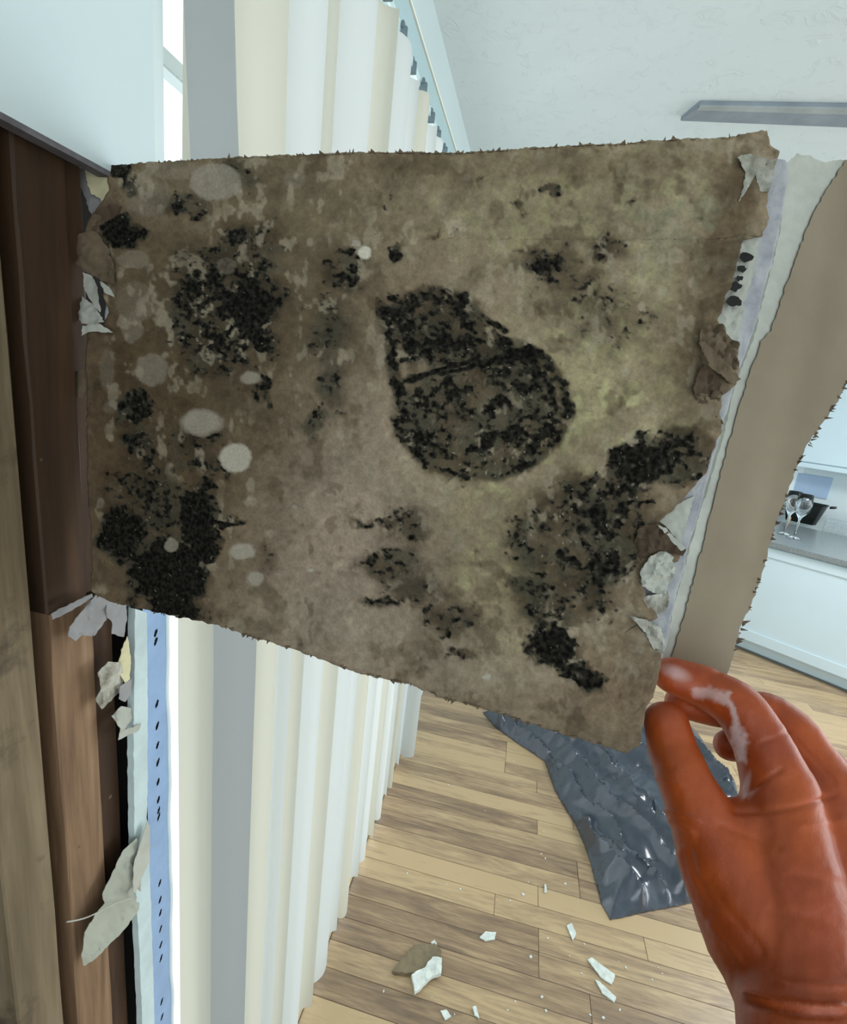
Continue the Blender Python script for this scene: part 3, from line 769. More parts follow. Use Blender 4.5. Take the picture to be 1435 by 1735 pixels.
m_gyp = simple('gypsum', (184, 184, 184), .9, .06, 70, bump=.5, bscale=200, rgb2=(150, 150, 156))
m_gypd = simple('gypsum_torn', (196, 194, 182), .9, .1, 60, bump=.6, bscale=160, rgb2=(120, 114, 98))
coreR = [(1296, 228), (1303, 262), (1335, 266), (1338, 300), (1322, 400), (1300, 480), (1280, 560), (1246, 650), (1224, 730), (1200, 820), (1168, 930), (1148, 1010), (1130, 1095), (1112, 1155), (1092, 1205), (1084, 1235), (1080, 1258)]
leftC = [(190, 284), (176, 400), (178, 500), (160, 620), (156, 760), (158, 900), (162, 1000)]
Gc = coons([(x, y + 2.5) for x, y in topE], [(x, y - 2.5) for x, y in botE], leftC, coreR, 260, 220, 1.0)
offc = -.0022 - .0010 * fbm(Gc[..., 0], Gc[..., 1], 16, 7)
Vc = grid_world(Gc, offc); Vcb = grid_world(Gc, np.full(Gc.shape[:2], -.0118))
gcore = link('gypsum_core', grid_mesh('gypsum_core', Vc, Vcb), m_gyp, panel, False); unlink_offset(gcore, panel); gcore['label'] = 'pale grey crumbling gypsum core'
Gp = coons([(x, y + 1.5) for x, y in topE], [(x, y - 1.5) for x, y in botE], leftC, coreR, 40, 40, .5)
fp = link('face_paper', grid_mesh('face_paper', grid_world(Gp, np.full(Gp.shape[:2], -.0120)), grid_world(Gp, np.full(Gp.shape[:2], -.0127))), m_wall, panel, False); unlink_offset(fp, panel); fp['label'] = 'painted face of the board, turned away'

# torn paper, gypsum crumbs and fuzz along its edges
m_kraft = simple('kraft_paper', (112, 95, 74), .85, .1, 40, bump=.3, bscale=150)
m_kraftd = simple('kraft_dark', (92, 74, 56), .85, .12, 40, bump=.3, bscale=150)
m_white = simple('torn_white_paper', (182, 182, 170), .85, .06, 30, bump=.3, bscale=120)
m_grey = simple('grey_paper', (150, 148, 148), .85, .08, 30, bump=.3, bscale=120)
m_cream = simple('cream_plaster', (208, 200, 160), .85, .06, 30, bump=.3, bscale=120)


def flap(name, poly, mat, base_off, amp, seed, par, step=3.6, jag=1.0, axis=None, thick=.0005, label=None):
    cx_ = sum(p[0] for p in poly) / len(poly); cy_ = sum(p[1] for p in poly) / len(poly)
    def s(a, c):
        h = (float(fbm(np.array([a]), np.array([c]), 26, seed)[0]) - .5) * amp
        h += (float(fbm(np.array([a]), np.array([c]), 11, seed + 50)[0]) - .5) * amp * .55
        if axis: h += ((a - cx_) * axis[0] + (c - cy_) * axis[1])
        return on_panel(a, c, base_off + h)
    o = sheet(name, poly, s, mat, None, thick=thick, step=step, jag=jag, seed=seed, tdir=-PN)
    if par is not None: unlink_offset(o, par)
    if label: o['label'] = label
    return o


# right edge
flap('torn_paper', [(1262, 262), (1316, 262), (1308, 300), (1298, 330), (1285, 326), (1278, 300), (1250, 345), (1258, 320), (1262, 296), (1246, 272)], m_gypd, .002, .006, 3, panel, label='pale torn shred of paper at the top corner')
flap('torn_paper', [(1268, 392), (1288, 400), (1284, 440), (1270, 490), (1254, 560), (1248, 605), (1232, 585), (1212, 545), (1208, 528), (1222, 520), (1232, 470), (1244, 430)], m_white, -.0012, .004, 4, panel, thick=.0012, label='exposed white gypsum lip with mould spots')
for i, (x, y, r) in enumerate(((1261, 438, 12), (1254, 458, 9), (1243, 488, 13), (1240, 512, 15), (1250, 474, 7))):
    flap('mould_spot', [(x + r * math.cos(k) * random.uniform(.7, 1.1), y + r * .7 * math.sin(k) * random.uniform(.7, 1.1)) for k in np.arange(0, 6.2, .6)], m_moldspot, .0026, .0008, 20 + i, panel, step=4, jag=1.6, thick=.0003)
flap('torn_paper', [(1182, 560), (1214, 555), (1244, 590), (1250, 640), (1236, 652), (1224, 640), (1200, 600), (1180, 585)], m_kraft, .005, .014, 5, panel, axis=(.00006, -.0001), label='curled brown paper roll on the right edge')
flap('torn_paper', [(1176, 588), (1186, 586), (1246, 646), (1232, 656), (1192, 625)], m_kraft, .010, .006, 6, panel)
flap('torn_paper', [(1186, 620), (1215, 650), (1222, 668), (1210, 690), (1224, 720), (1190, 700), (1170, 660)], m_kraftd, .003, .012, 7, panel)
flap('torn_paper', [(1116, 874), (1165, 845), (1178, 840), (1166, 880), (1152, 930), (1146, 925), (1120, 890)], m_white, -.0015, .003, 8, panel, label='white torn gypsum patch')
flap('torn_paper', [(1082, 890), (1118, 884), (1158, 928), (1152, 940), (1110, 930), (1085, 950), (1070, 930)], m_kraftd, .004, .010, 9, panel, axis=(.00004, -.00006))
flap('torn_paper', [(1108, 886), (1122, 892), (1156, 926), (1148, 930)], m_white, .0085, .002, 10, panel)
flap('torn_paper', [(1082, 968), (1100, 940), (1122, 932), (1146, 945), (1140, 970), (1122, 1012), (1108, 1004), (1086, 990)], m_white, .003, .010, 11, panel, axis=(-.00005, .00003), label='white folded paper tongue on the right edge')
flap('torn_paper', [(1066, 1040), (1090, 1046), (1118, 1062), (1126, 1085), (1122, 1105), (1106, 1100), (1092, 1070)], m_gypd, .003, .008, 12, panel, label='crumbly tan gypsum shred above the glove')
flap('torn_paper', [(1086, 1010), (1130, 1000), (1134, 1020), (1120, 1040), (1098, 1030)], m_gypd, .001, .008, 13, panel)
# left edge
flap('torn_paper', [(124, 280), (146, 280), (160, 312), (176, 340), (170, 352), (158, 390), (150, 396), (146, 360), (132, 318)], m_grey, -.004, .004, 30, panel, label='grey torn paper below the white wall')
flap('torn_paper', [(142, 282), (176, 290), (188, 296), (186, 318), (180, 352), (174, 346), (168, 334), (156, 330), (148, 306)], m_cream, .000, .004, 31, panel, label='cream plaster lump at the upper left corner')
flap('torn_paper', [(160, 362), (190, 350), (212, 352), (196, 370), (168, 384), (158, 400)], m_kraftd, .002, .006, 32, panel)
flap('torn_paper', [(144, 400), (170, 395), (188, 425), (200, 450), (204, 486), (180, 480), (150, 462), (136, 450), (134, 418)], m_kraft, .004, .008, 33, panel, label='brown curled paper flap on the left edge')
flap('torn_paper', [(146, 464), (160, 470), (172, 490), (174, 530), (162, 518), (148, 494)], m_white, .003, .004, 34, panel, label='white paper sliver on the left edge')
flap('torn_paper', [(126, 495), (140, 505), (160, 520), (178, 545), (160, 553), (140, 548), (124, 535)], m_white, -.001, .008, 35, panel)
flap('torn_paper', [(182, 482), (200, 494), (206, 508), (192, 502)], m_white, .007, .004, 36, panel)
flap('torn_paper', [(152, 556), (180, 552), (200, 566), (160, 566), (150, 572)], m_white, .006, .004, 37, panel)
flap('torn_paper', [(108, 658), (126, 630), (146, 628), (150, 650), (144, 676), (122, 672)], m_kraft, .002, .004, 38, panel, label='small brown paper flap lying over the stud')
# fuzz: short torn fibres along top and bottom cut
fz = MB(); rr = random.Random(4)
for E_, sgn, cnt in ((topE, -1, 150), (botE, 1, 120)):
    R_ = resample(E_, cnt)
    for i in range(2, cnt - 2):
        if rr.random() < .55: continue
        x, y = R_[i]; x += rr.uniform(-3, 3); ln = rr.choice([1, 1.5, 2, 2.5, 3]) * (2.4 if rr.random() < .05 else 1); w_ = rr.uniform(1.5, 6)
        q = [on_panel(x - w_, y - sgn * 3, .0006), on_panel(x + w_, y - sgn * 3, .0004), on_panel(x + rr.uniform(-4, 4), y + sgn * ln, rr.uniform(-.002, .003))]
        b0 = len(fz.v); fz.v += [tuple(k) for k in q] + [tuple(k - PN * .0004) for k in q]; fz.f += [(b0, b0 + 1, b0 + 2), (b0 + 5, b0 + 4, b0 + 3), (b0, b0 + 3, b0 + 4, b0 + 1), (b0 + 1, b0 + 4, b0 + 5, b0 + 2), (b0 + 2, b0 + 5, b0 + 3, b0)]
o = fz.build('paper_fibres', m_kraft, panel); unlink_offset(o, panel); o['kind'] = 'stuff'

# ------------------------------------------------------------------ the clean strip of board behind it
def on_strip(px, py, off=0.0):
    t = .351 + .00008 * (px - 1250) + .00002 * (py - 700)
    fold = .010 * math.exp(-((px - (1345 - (py - 700) * .22)) / 26.0) ** 2)      # a soft crease
    return P(px, py, t + fold * .4) + PN * off


strip = empty('wallboard_offcut', tuple(on_strip(1200, 900)))
tag(strip, 'clean brown paper-faced wallboard strip curving up behind the mouldy panel', 'wallboard')
m_kraftc = simple('clean_kraft', (140, 127, 106), .8, .03, 8, bump=.08, bscale=60, rgb2=(126, 112, 92))
poly = [(1440, 262), (1400, 322), (1370, 380), (1348, 440), (1330, 490), (1306, 560), (1290, 578), (1268, 640), (1250, 700), (1232, 760), (1210, 850), (1192, 920), (1168, 1010), (1140, 1110), (1138, 1165), (1226, 1165), (1237, 1130), (1252, 1070), (1280, 1008), (1290, 980), (1304, 925), (1316, 885), (1336, 830), (1350, 790), (1368, 752), (1398, 712), (1420, 680), (1440, 640), (1520, 560), (1520, 200)]
o = sheet('brown_paper', poly, lambda a, c: on_strip(a, c, .0), m_kraftc, None, thick=.0006, step=16, edge=7, jag=1.6, seed=8, tdir=-PN); unlink_offset(o, strip)
poly2 = [(1336, 272), (1352, 258), (1375, 262), (1395, 272), (1432, 268), (1520, 262), (1520, 560), (1440, 634), (1398, 704), (1350, 784), (1316, 878), (1290, 972), (1252, 1064), (1234, 1128), (1222, 1165), (1130, 1165), (1124, 1106), (1150, 1000), (1172, 920), (1200, 830), (1228, 735), (1246, 655), (1280, 566), (1300, 484), (1322, 400)]
o = sheet('gypsum_core', poly2, lambda a, c: on_strip(a, c, -.0016), simple('strip_gypsum', (182, 183, 172), .9, .05, 40, bump=.4, bscale=160, rgb2=(160, 160, 150)), None, thick=.0105, step=18, edge=6, jag=1.4, seed=9, tdir=-PN, smooth=False); unlink_offset(o, strip)
o['label'] = 'off-white gypsum edge of the strip'
fz = MB()
for (x0, y0), (x1, y1) in (((1440, 640), (1398, 712)), ((1398, 712), (1350, 790)), ((1350, 790), (1304, 925)), ((1304, 925), (1237, 1130))):
    for k in range(16):
        w_ = rr.random(); x = x0 + (x1 - x0) * w_; y = y0 + (y1 - y0) * w_; L_ = rr.uniform(1, 6) + (5 if rr.random() < .08 else 0); s_ = rr.uniform(1.5, 4)
        q = [on_strip(x - 3, y - s_, 0), on_strip(x - 3, y + s_, 0), on_strip(x + L_, y + rr.uniform(-5, 5), rr.uniform(-.002, .003))]
        b0 = len(fz.v); fz.v += [tuple(k_) for k_ in q] + [tuple(k_ - PN * .0004) for k_ in q]; fz.f += [(b0, b0 + 1, b0 + 2), (b0 + 5, b0 + 4, b0 + 3), (b0, b0 + 3, b0 + 4, b0 + 1), (b0 + 1, b0 + 4, b0 + 5, b0 + 2), (b0 + 2, b0 + 5, b0 + 3, b0)]
o = fz.build('paper_fibres', m_kraftd, strip); unlink_offset(o, strip); o['kind'] = 'stuff'

# ------------------------------------------------------------------ torn paper hanging on the framing below the panel
def wall_scrap(poly, mat, off, amp, seed, label, thick=.0006, tilt=(0, 0), step=5, group=None):
    cx_ = sum(p[0] for p in poly) / len(poly); cy_ = sum(p[1] for p in poly) / len(poly)
    def s(a, c):
        h = (float(fbm(np.array([a]), np.array([c]), 40, seed)[0]) - .5) * amp * 1.5 + (float(fbm(np.array([a]), np.array([c]), 14, seed + 9)[0]) - .5) * amp * .5 + (a - cx_) * tilt[0] + (c - cy_) * tilt[1]
        return on_x(a, c, WX + off + h)
    o = sheet('paper_scrap', poly, s, mat, None, thick=thick, step=step, jag=1.0, seed=seed, tdir=Vector((-1, 0, 0)))
    tag(o, label, 'paper scrap'); return o


wall_scrap([(118, 1062), (140, 1035), (166, 1005), (186, 1012), (180, 1050), (160, 1078), (140, 1076), (128, 1086), (116, 1078)], m_grey, .006, .012, 41, 'grey curled paper scrap hanging off the lower left corner of the mouldy panel')
wall_scrap([(182, 1018), (214, 1024), (216, 1046), (210, 1080), (190, 1074), (190, 1052), (180, 1046)], m_grey, .004, .006, 42, 'small pale square paper scrap beside the top of the bead')
wall_scrap([(208, 1096), (216, 1078), (222, 1112), (220, 1150), (212, 1158), (198, 1132)], m_cream, .007, .006, 43, 'cream leaf-shaped paper shard pointing down beside the bead')
wall_scrap([(166, 1140), (184, 1120), (204, 1122), (212, 1150), (200, 1176), (172, 1202), (162, 1184), (172, 1166)], m_gypd, .004, .012, 44, 'tan crumpled paper lump on the dark trimmer stud')
wall_scrap([(204, 1162), (224, 1150), (222, 1176), (212, 1190), (202, 1184)], m_grey, .007, .006, 45, 'small rounded grey paper curl under the cream shard')
wall_scrap([(190, 1214), (206, 1196), (222, 1200), (224, 1216), (210, 1238), (240, 1226), (236, 1238), (200, 1254), (204, 1234)], m_white, .004, .014, 46, 'twisted white paper knot beside the bead')
wall_scrap([(232, 1420), (210, 1440), (190, 1480), (173, 1516), (178, 1530), (164, 1546), (144, 1580), (138, 1622), (142, 1637), (160, 1626), (186, 1600), (212, 1575), (236, 1540), (240, 1480)], simple('greenish_paper', (170, 172, 158), .85, .06, 14, bump=.2, bscale=60), .003, .010, 47, 'large greenish grey torn paper hanging low in front of the brown stud')
wall_scrap([(250, 1390), (254, 1400), (254, 1460), (240, 1490), (230, 1514), (226, 1510), (226, 1468), (240, 1420)], m_white, .009, .004, 48, 'pale pointed paper peeling off the leftover wallboard strip')
th = empty('loose_fibre', tuple(on_x(115, 1561, WX + .006))); tag(th, 'thin pale fibre strung from the stud across to the hanging paper', 'fibre')
pts = [on_x(113 + 118 * k / 12, 1562 - 40 * k / 12 + 4 * math.sin(k * .5), WX + .008 + .004 * math.sin(k / 12 * PI)) for k in range(13)]
o = MB().tube(pts, .0007, 6).build('strand', m_white, th, smooth=True); unlink_offset(o, th)
wall_scrap([(86, 1040), (104, 1030), (130, 1018), (156, 1006), (158, 1012), (132, 1028), (106, 1042), (90, 1050)], m_grey, .002, .003, 49, 'thin whitish torn ridge of paper across the stud joint')

# ------------------------------------------------------------------ gloved hand
def capsule_chain(mb, nodes, seg=20):
    """nodes: (px, py, depth, radius in px) -> tapered round chain with round ends"""
    pts = []; rad = []
    for k, (a, c, t, r) in enumerate(nodes): pts.append(P(a, c, t)); rad.append(r * t / F)
    q = []; R_ = []
    for i in range(len(pts) - 1):
        for j in range(8):
            w = j / 8; ws = w * w * (3 - 2 * w) * .5 + w * .5
            q.append(pts[i].lerp(pts[i + 1], w)); R_.append(rad[i] * (1 - ws) + rad[i + 1] * ws)
    q.append(pts[-1]); R_.append(rad[-1])
    # catmull style smoothing of the centre line
    for _ in range(3):
        q = [q[0]] + [(q[i - 1] + q[i] * 2 + q[i + 1]) / 4 for i in range(1, len(q) - 1)] + [q[-1]]
    d0 = (q[0] - q[1]).normalized(); d1 = (q[-1] - q[-2]).normalized()
    pre = []; pr = []
    for k in range(1, 7):
        w = k / 6 * PI / 2; pre.append(q[0] + d0 * R_[0] * math.sin(w)); pr.append(max(R_[0] * math.cos(w), 1e-5))
    post = []; po = []
    for k in range(1, 7):
        w = k / 6 * PI / 2; post.append(q[-1] + d1 * R_[-1] * math.sin(w)); po.append(max(R_[-1] * math.cos(w), 1e-5))
    mb.tube(pre[::-1] + q + post, pr[::-1] + R_ + po, seg)


HB = MB()
thumb = [(1129, 1226, .309, 37), (1140, 1270, .303, 41), (1160, 1322, .288, 45), (1186, 1380, .280, 54), (1222, 1450, .272, 72), (1290, 1580, .255, 96)]
index = [(1137, 1144, .322, 31), (1190, 1162, .318, 35), (1252, 1196, .304, 42), (1290, 1258, .295, 46), (1322, 1340, .284, 58)]
middle = [(1152, 1190, .332, 26), (1215, 1205, .324, 27), (1300, 1206, .326, 36), (1345, 1250, .314, 44), (1390, 1330, .298, 54)]
ring = [(1236, 1263, .326, 26), (1275, 1262, .338, 30), (1345, 1262, .340, 34), (1395, 1305, .322, 42), (1440, 1380, .305, 52)]
pinky = [(1290, 1330, .322, 26), (1340, 1330, .342, 28), (1400, 1330, .345, 31), (1450, 1375, .328, 38), (1490, 1440, .308, 48)]
for c_ in (thumb, index, middle, ring, pinky): capsule_chain(HB, c_)
wrist = (1395, 1700, .232)
for x, y, t, r, wr in ((1322, 1340, .284, 58, (1350, 1680, .236, 98)), (1390, 1330, .298, 56, (1400, 1690, .240, 104)), (1440, 1380, .303, 56, (1460, 1700, .246, 100)), (1490, 1440, .306, 52, (1510, 1710, .252, 90))):
    capsule_chain(HB, [(x, y, t, r), ((x + wr[0]) / 2 - 2, (y + wr[1]) / 2, (t + wr[2]) / 2 - .002, (r + wr[3]) / 2 + 6), wr])
capsule_chain(HB, [(1222, 1450, .272, 70), (1290, 1560, .258, 96), (1350, 1680, .238, 104)])
capsule_chain(HB, [(1262, 1420, .276, 62), (1340, 1430, .276, 70), (1420, 1470, .280, 70)])
capsule_chain(HB, [(1240, 1412, .279, 44), (1290, 1392, .282, 46), (1330, 1360, .284, 52)])
capsule_chain(HB, [(1362, 1672, .236, 104), (1372, 1760, .222, 110), (1400, 1900, .206, 126), (1440, 2300, .178, 178), (1480, 3000, .150, 240)])
capsule_chain(HB, [(1440, 1690, .243, 104), (1450, 1760, .232, 108), (1450, 1900, .214, 120), (1460, 2300, .182, 176), (1490, 3000, .152, 240)])
me0 = HB.mesh('glove_raw'); tmp = bpy.data.objects.new('tmp', me0); COL.objects.link(tmp)
rm = tmp.modifiers.new('r', 'REMESH'); rm.mode = 'VOXEL'; rm.voxel_size = .0012
smm = tmp.modifiers.new('s', 'SMOOTH'); smm.factor = .6; smm.iterations = 22
dg = bpy.context.evaluated_depsgraph_get(); me1 = bpy.data.meshes.new_from_object(tmp.evaluated_get(dg)); bpy.data.objects.remove(tmp)
me1.name = 'glove'
# wrinkles: pushed out along the normal
nvt = len(me1.vertices); co = np.empty(nvt * 3); me1.vertices.foreach_get('co', co); co = co.reshape(-1, 3)
no = np.empty(nvt * 3); me1.vertices.foreach_get('normal', no); no = no.reshape(-1, 3)
cc = (co - np.array(CAM)) @ R3; ux = cc[:, 0] / cc[:, 2] * F + W / 2; uy = cc[:, 1] / cc[:, 2] * F + H / 2
dsp = np.zeros(nvt)


def ridge(x0, y0, x1, y1, wid, h, bend=0.0):
    global dsp
    L_ = math.hypot(x1 - x0, y1 - y0); tx, ty = (x1 - x0) / L_, (y1 - y0) / L_
    s_ = (ux - x0) * tx + (uy - y0) * ty; d_ = -(ux - x0) * ty + (uy - y0) * tx
    d_ = d_ - bend * 4 * (s_ / L_) * (1 - s_ / L_) + (fbm(ux, uy, 20, 7) - .5) * 3
    dsp += h * np.exp(-(d_ / wid) ** 2) * sm(s_, -8, 10) * (1 - sm(s_, L_ - 14, L_ + 6))


for a in ((1122, 1372, 1190, 1392, 4, .0010), (1128, 1386, 1180, 1414, 4, .0009), (1105, 1318, 1160, 1330, 4, .0006), (1098, 1300, 1150, 1300, 5, -.0004),
          (1240, 1376, 1420, 1345, 5, -.0009, 10), (1215, 1395, 1330, 1440, 6, -.0006), (1250, 1352, 1330, 1300, 5, -.0008), (1285, 1262, 1340, 1238, 5, -.0005),
          (1150, 1440, 1200, 1560, 5, .0008, 8), (1168, 1440, 1215, 1540, 5, -.0008, 8), (1190, 1490, 1300, 1620, 9, -.0007), (1200, 1560, 1262, 1640, 6, .0008), (1310, 1660, 1440, 1668, 7, .0010, 6), (1258, 1682, 1435, 1705, 5, .0022, 8), (1262, 1698, 1435, 1722, 5, -.0014, 8),
          (1340, 1480, 1435, 1500, 9, -.0006), (1350, 1400, 1435, 1390, 7, .0006), (1300, 1540, 1435, 1570, 12, -.0006), (1190, 1150, 1240, 1132, 5, -.0004), (1345, 1250, 1420, 1330, 4, -.0007)):
    ridge(*a)
dsp += (fbm(ux, uy, 46, 55) - .5) * .0011 + (fbm(ux * 1.6, uy * .7, 16, 57, 2) - .5) * .0003
front = (uy > 0)
co += no * dsp[:, None]; me1.vertices.foreach_set('co', co.ravel())
# white plaster dust on the glove as a stain attribute
du = np.zeros(nvt)
for k in range(60):
    w = k / 59
    # curved streak along the index finger and down its inner side
    if w < .45: x = 1178 + (1232 - 1178) * (w / .45); y = 1172 + (1182 - 1172) * (w / .45)
    else: x = 1232 + 26 * ((w - .45) / .55) ** .8; y = 1182 + 98 * ((w - .45) / .55)
    du = np.maximum(du, ell(ux + (fbm(ux, uy, 12, 9) - .5) * 16, uy + (fbm(ux, uy, 12, 19) - .5) * 16, x, y, 7 + 4 * math.sin(w * 9), 10, soft=.4) * (.55 + .45 * w))
du = np.maximum(du, .55 * ell(ux, uy, 1145, 1140, 22, 10, 20, soft=.5)); du = np.maximum(du, .5 * ell(ux, uy, 1264, 1330, 5, 22, 15, soft=.4))
ca = me1.color_attributes.new('Dust', 'FLOAT_COLOR', 'POINT'); z4 = np.zeros((nvt, 4)); z4[:, 0] = z4[:, 1] = z4[:, 2] = du; z4[:, 3] = 1
ca.data.foreach_set('color', z4.astype(np.float32).ravel())
M = Mat('orange_glove'); at = M.n('ShaderNodeAttribute', attribute_name='Dust'); tc = M.n('ShaderNodeTexCoord')
nz = M.n('ShaderNodeTexNoise', Scale=28, Detail=4); M.l(tc.outputs['Object'], nz.inputs['Vector'])
rp = M.n('ShaderNodeValToRGB'); rp.color_ramp.elements[0].position = .35; rp.color_ramp.elements[0].color = (*lin((148, 58, 14)), 1); rp.color_ramp.elements[1].position = .65; rp.color_ramp.elements[1].color = (*lin((174, 76, 22)), 1)
M.l(nz.outputs[0], rp.inputs[0]); mx = M.n('ShaderNodeMix', data_type='RGBA'); mx.inputs[7].default_value = (*lin((222, 196, 192)), 1)
sc_ = M.n('ShaderNodeMath', operation='MULTIPLY'); sc_.inputs[1].default_value = .78; M.l(at.outputs['Fac'], sc_.inputs[0]); M.l(sc_.outputs[0], mx.inputs['Factor']); M.l(rp.outputs[0], mx.inputs[6]); M.l(mx.outputs[2], M.b.inputs['Base Color'])
M.b.inputs['Roughness'].default_value = .48; M.b.inputs['Subsurface Weight'].default_value = .06; M.b.inputs['Subsurface Radius'].default_value = (.01, .003, .001); M.b.inputs['Subsurface Scale'].default_value = .3
vo = M.n('ShaderNodeTexVoronoi', Scale=900); M.l(tc.outputs['Object'], vo.inputs['Vector']); bp2 = M.n('ShaderNodeBump', Strength=.25, Distance=.0003); M.l(vo.outputs['Distance'], bp2.inputs['Height']); M.l(bp2.outputs[0], M.b.inputs['Normal'])
person = empty('person', tuple(P(1400, 1800, .225))); tag(person, 'right hand in an orange rubber glove pinching the lower corner of the mouldy board', 'person')
gl = link('glove', me1, M, person, True); unlink_offset(gl, person); gl['label'] = 'orange rubber glove with white dust on the index finger'

# ------------------------------------------------------------------ bin bag on the floor
def FZ(px, py, z=0.0): return on_z(px, py, z)


bag_px = [(818, 1208), (850, 1198), (940, 1190), (1090, 1200), (1180, 1240), (1248, 1338), (1262, 1380), (1250, 1480), (1200, 1520), (1166, 1532), (1100, 1545), (1034, 1560), (1018, 1530), (1000, 1460), (978, 1405), (940, 1340), (922, 1290), (880, 1262), (838, 1232)]
bag_w = [FZ(a, c) for a, c in bag_px]
M = Mat('black_polythene'); M.b.inputs['Base Color'].default_value = (.030, .040, .058, 1); M.b.inputs['Roughness'].default_value = .24; M.b.inputs['Specular IOR Level'].default_value = .7; M.b.inputs['Coat Weight'].default_value = .6; M.b.inputs['Coat Roughness'].default_value = .1; M.b.inputs['Coat IOR'].default_value = 1.55
nz = M.n('ShaderNodeTexNoise', Scale=22, Detail=3, Distortion=.6); tc = M.n('ShaderNodeTexCoord'); M.l(tc.outputs['Object'], nz.inputs['Vector'])
bp3 = M.n('ShaderNodeBump', Strength=.12, Distance=.01); M.l(nz.outputs[0], bp3.inputs['Height']); M.l(bp3.outputs[0], M.b.inputs['Normal'])
rp = M.n('ShaderNodeValToRGB'); rp.color_ramp.elements[0].color = (.016, .021, .034, 1); rp.color_ramp.elements[1].color = (.04, .052, .078, 1); M.l(nz.outputs[0], rp.inputs[0]); M.l(rp.outputs[0], M.b.inputs['Base Color'])
bagp = [(p.x, p.y) for p in bag_w]; BA = np.array(bagp)
neck = FZ(826, 1212)
fold_lines = []
for (a, b_, w_, am_) in (((826, 1212), (1034, 1560), .020, .020), ((832, 1208), (1085, 1548), .034, .045), ((850, 1208), (1130, 1540), .026, .030), ((880, 1208), (1166, 1530), .040, .055), ((925, 1215), (1200, 1500), .030, .040),
                        ((965, 1225), (1100, 1410), .024, .040), ((1000, 1230), (1250, 1440), .045, .055), ((1060, 1225), (1260, 1370), .034, .045), ((925, 1300), (1030, 1555), .022, .022), ((1120, 1225), (1250, 1345), .03, .035), ((1010, 1440), (1166, 1525), .03, .02), ((935, 1260), (1010, 1290), .03, .03)):
    A_, B_ = FZ(*a), FZ(*b_); fold_lines.append((np.array([A_.x, A_.y]), np.array([B_.x, B_.y]), w_, am_))


def bag_surf(P_):
    x, y = P_[:, 0], P_[:, 1]; d = np.full(len(x), 9.0)
    wx_ = (fbm(x * 1000, y * 1000, 120, 15, 2) - .5) * .09; wy_ = (fbm(x * 1000, y * 1000, 120, 16, 2) - .5) * .09
    for i in range(len(BA)):
        a, b_ = BA[i], BA[(i + 1) % len(BA)]; ab = b_ - a; t = np.clip(((P_ - a) @ ab) / np.dot(ab, ab), 0, 1); d = np.minimum(d, np.linalg.norm(P_ - a - t[:, None] * ab, axis=1))
    q = P_ + np.stack([wx_, wy_], 1); h = .055 * (1 - np.exp(-d / .05)); f_ = np.zeros(len(x))
    for a, b_, w, am in fold_lines:
        ab = b_ - a; L_ = np.linalg.norm(ab); qq = q - a; t = (qq @ ab) / (L_ * L_); s_ = (qq[:, 0] * ab[1] - qq[:, 1] * ab[0]) / L_
        e_ = sm(t, -.06, .12) * (1 - sm(t, .92, 1.08))
        f_ = np.maximum(f_, am * e_ * np.where(s_ > 0, np.exp(-(np.abs(s_) / w) ** 1.3), np.exp(-(np.abs(s_) / (w * .45)) ** 1.3)))
    u = x * .55 + y * .83; v_ = -x * .83 + y * .55
    f_ = f_ * 1.1 + .014 * np.abs(fbm(v_ * 800 + wx_ * 400, u * 160, 60, 25, 2) - .5) * 2 + .003 * (fbm(x * 1000, y * 1000, 40, 5, 2) - .5)
    z = .004 + np.maximum(0, h + f_ * np.minimum(1, d / .03)); return np.stack([x, y, z], 1)


bag = sheet('bin_bag', bagp, bag_surf, M, None, thick=.003, step=.0075, edge=.010, jag=.0015, seed=3, smooth=True, tdir=Vector((0, 0, -1)), vec=True)
tag(bag, 'crumpled shiny dark blue-black bin bag lying on the wooden floor', 'bin bag')
# ------------------------------------------------------------------ debris on the floor
m_chip = simple('plaster_chip', (222, 228, 220), .85, .08, 60, bump=.4, bscale=120)
m_brownb = simple('board_back_brown', (132, 118, 92), .85, .12, 30, bump=.4, bscale=90)


def floor_piece(name, poly, z, mat, seed, par, lump=.006, step=.008, jag=.0015):
    w = [FZ(a, c) for a, c in poly]; c0 = sum((p.x for p in w)) / len(w), sum((p.y for p in w)) / len(w)
    base_ = FZ(*poly[0]).z
    def s(a, b_): return Vector((a, b_, z + lump * float(fbm(np.array([a * 1000]), np.array([b_ * 1000]), 25, seed)[0])))
    o = sheet(name, [(p.x, p.y) for p in w], s, mat, None, thick=z + .0002 if z > .0015 else .001, step=step, jag=jag, seed=seed, tdir=Vector((0, 0, -1)), smooth=False)
    if par is not None: unlink_offset(o, par)
    return o


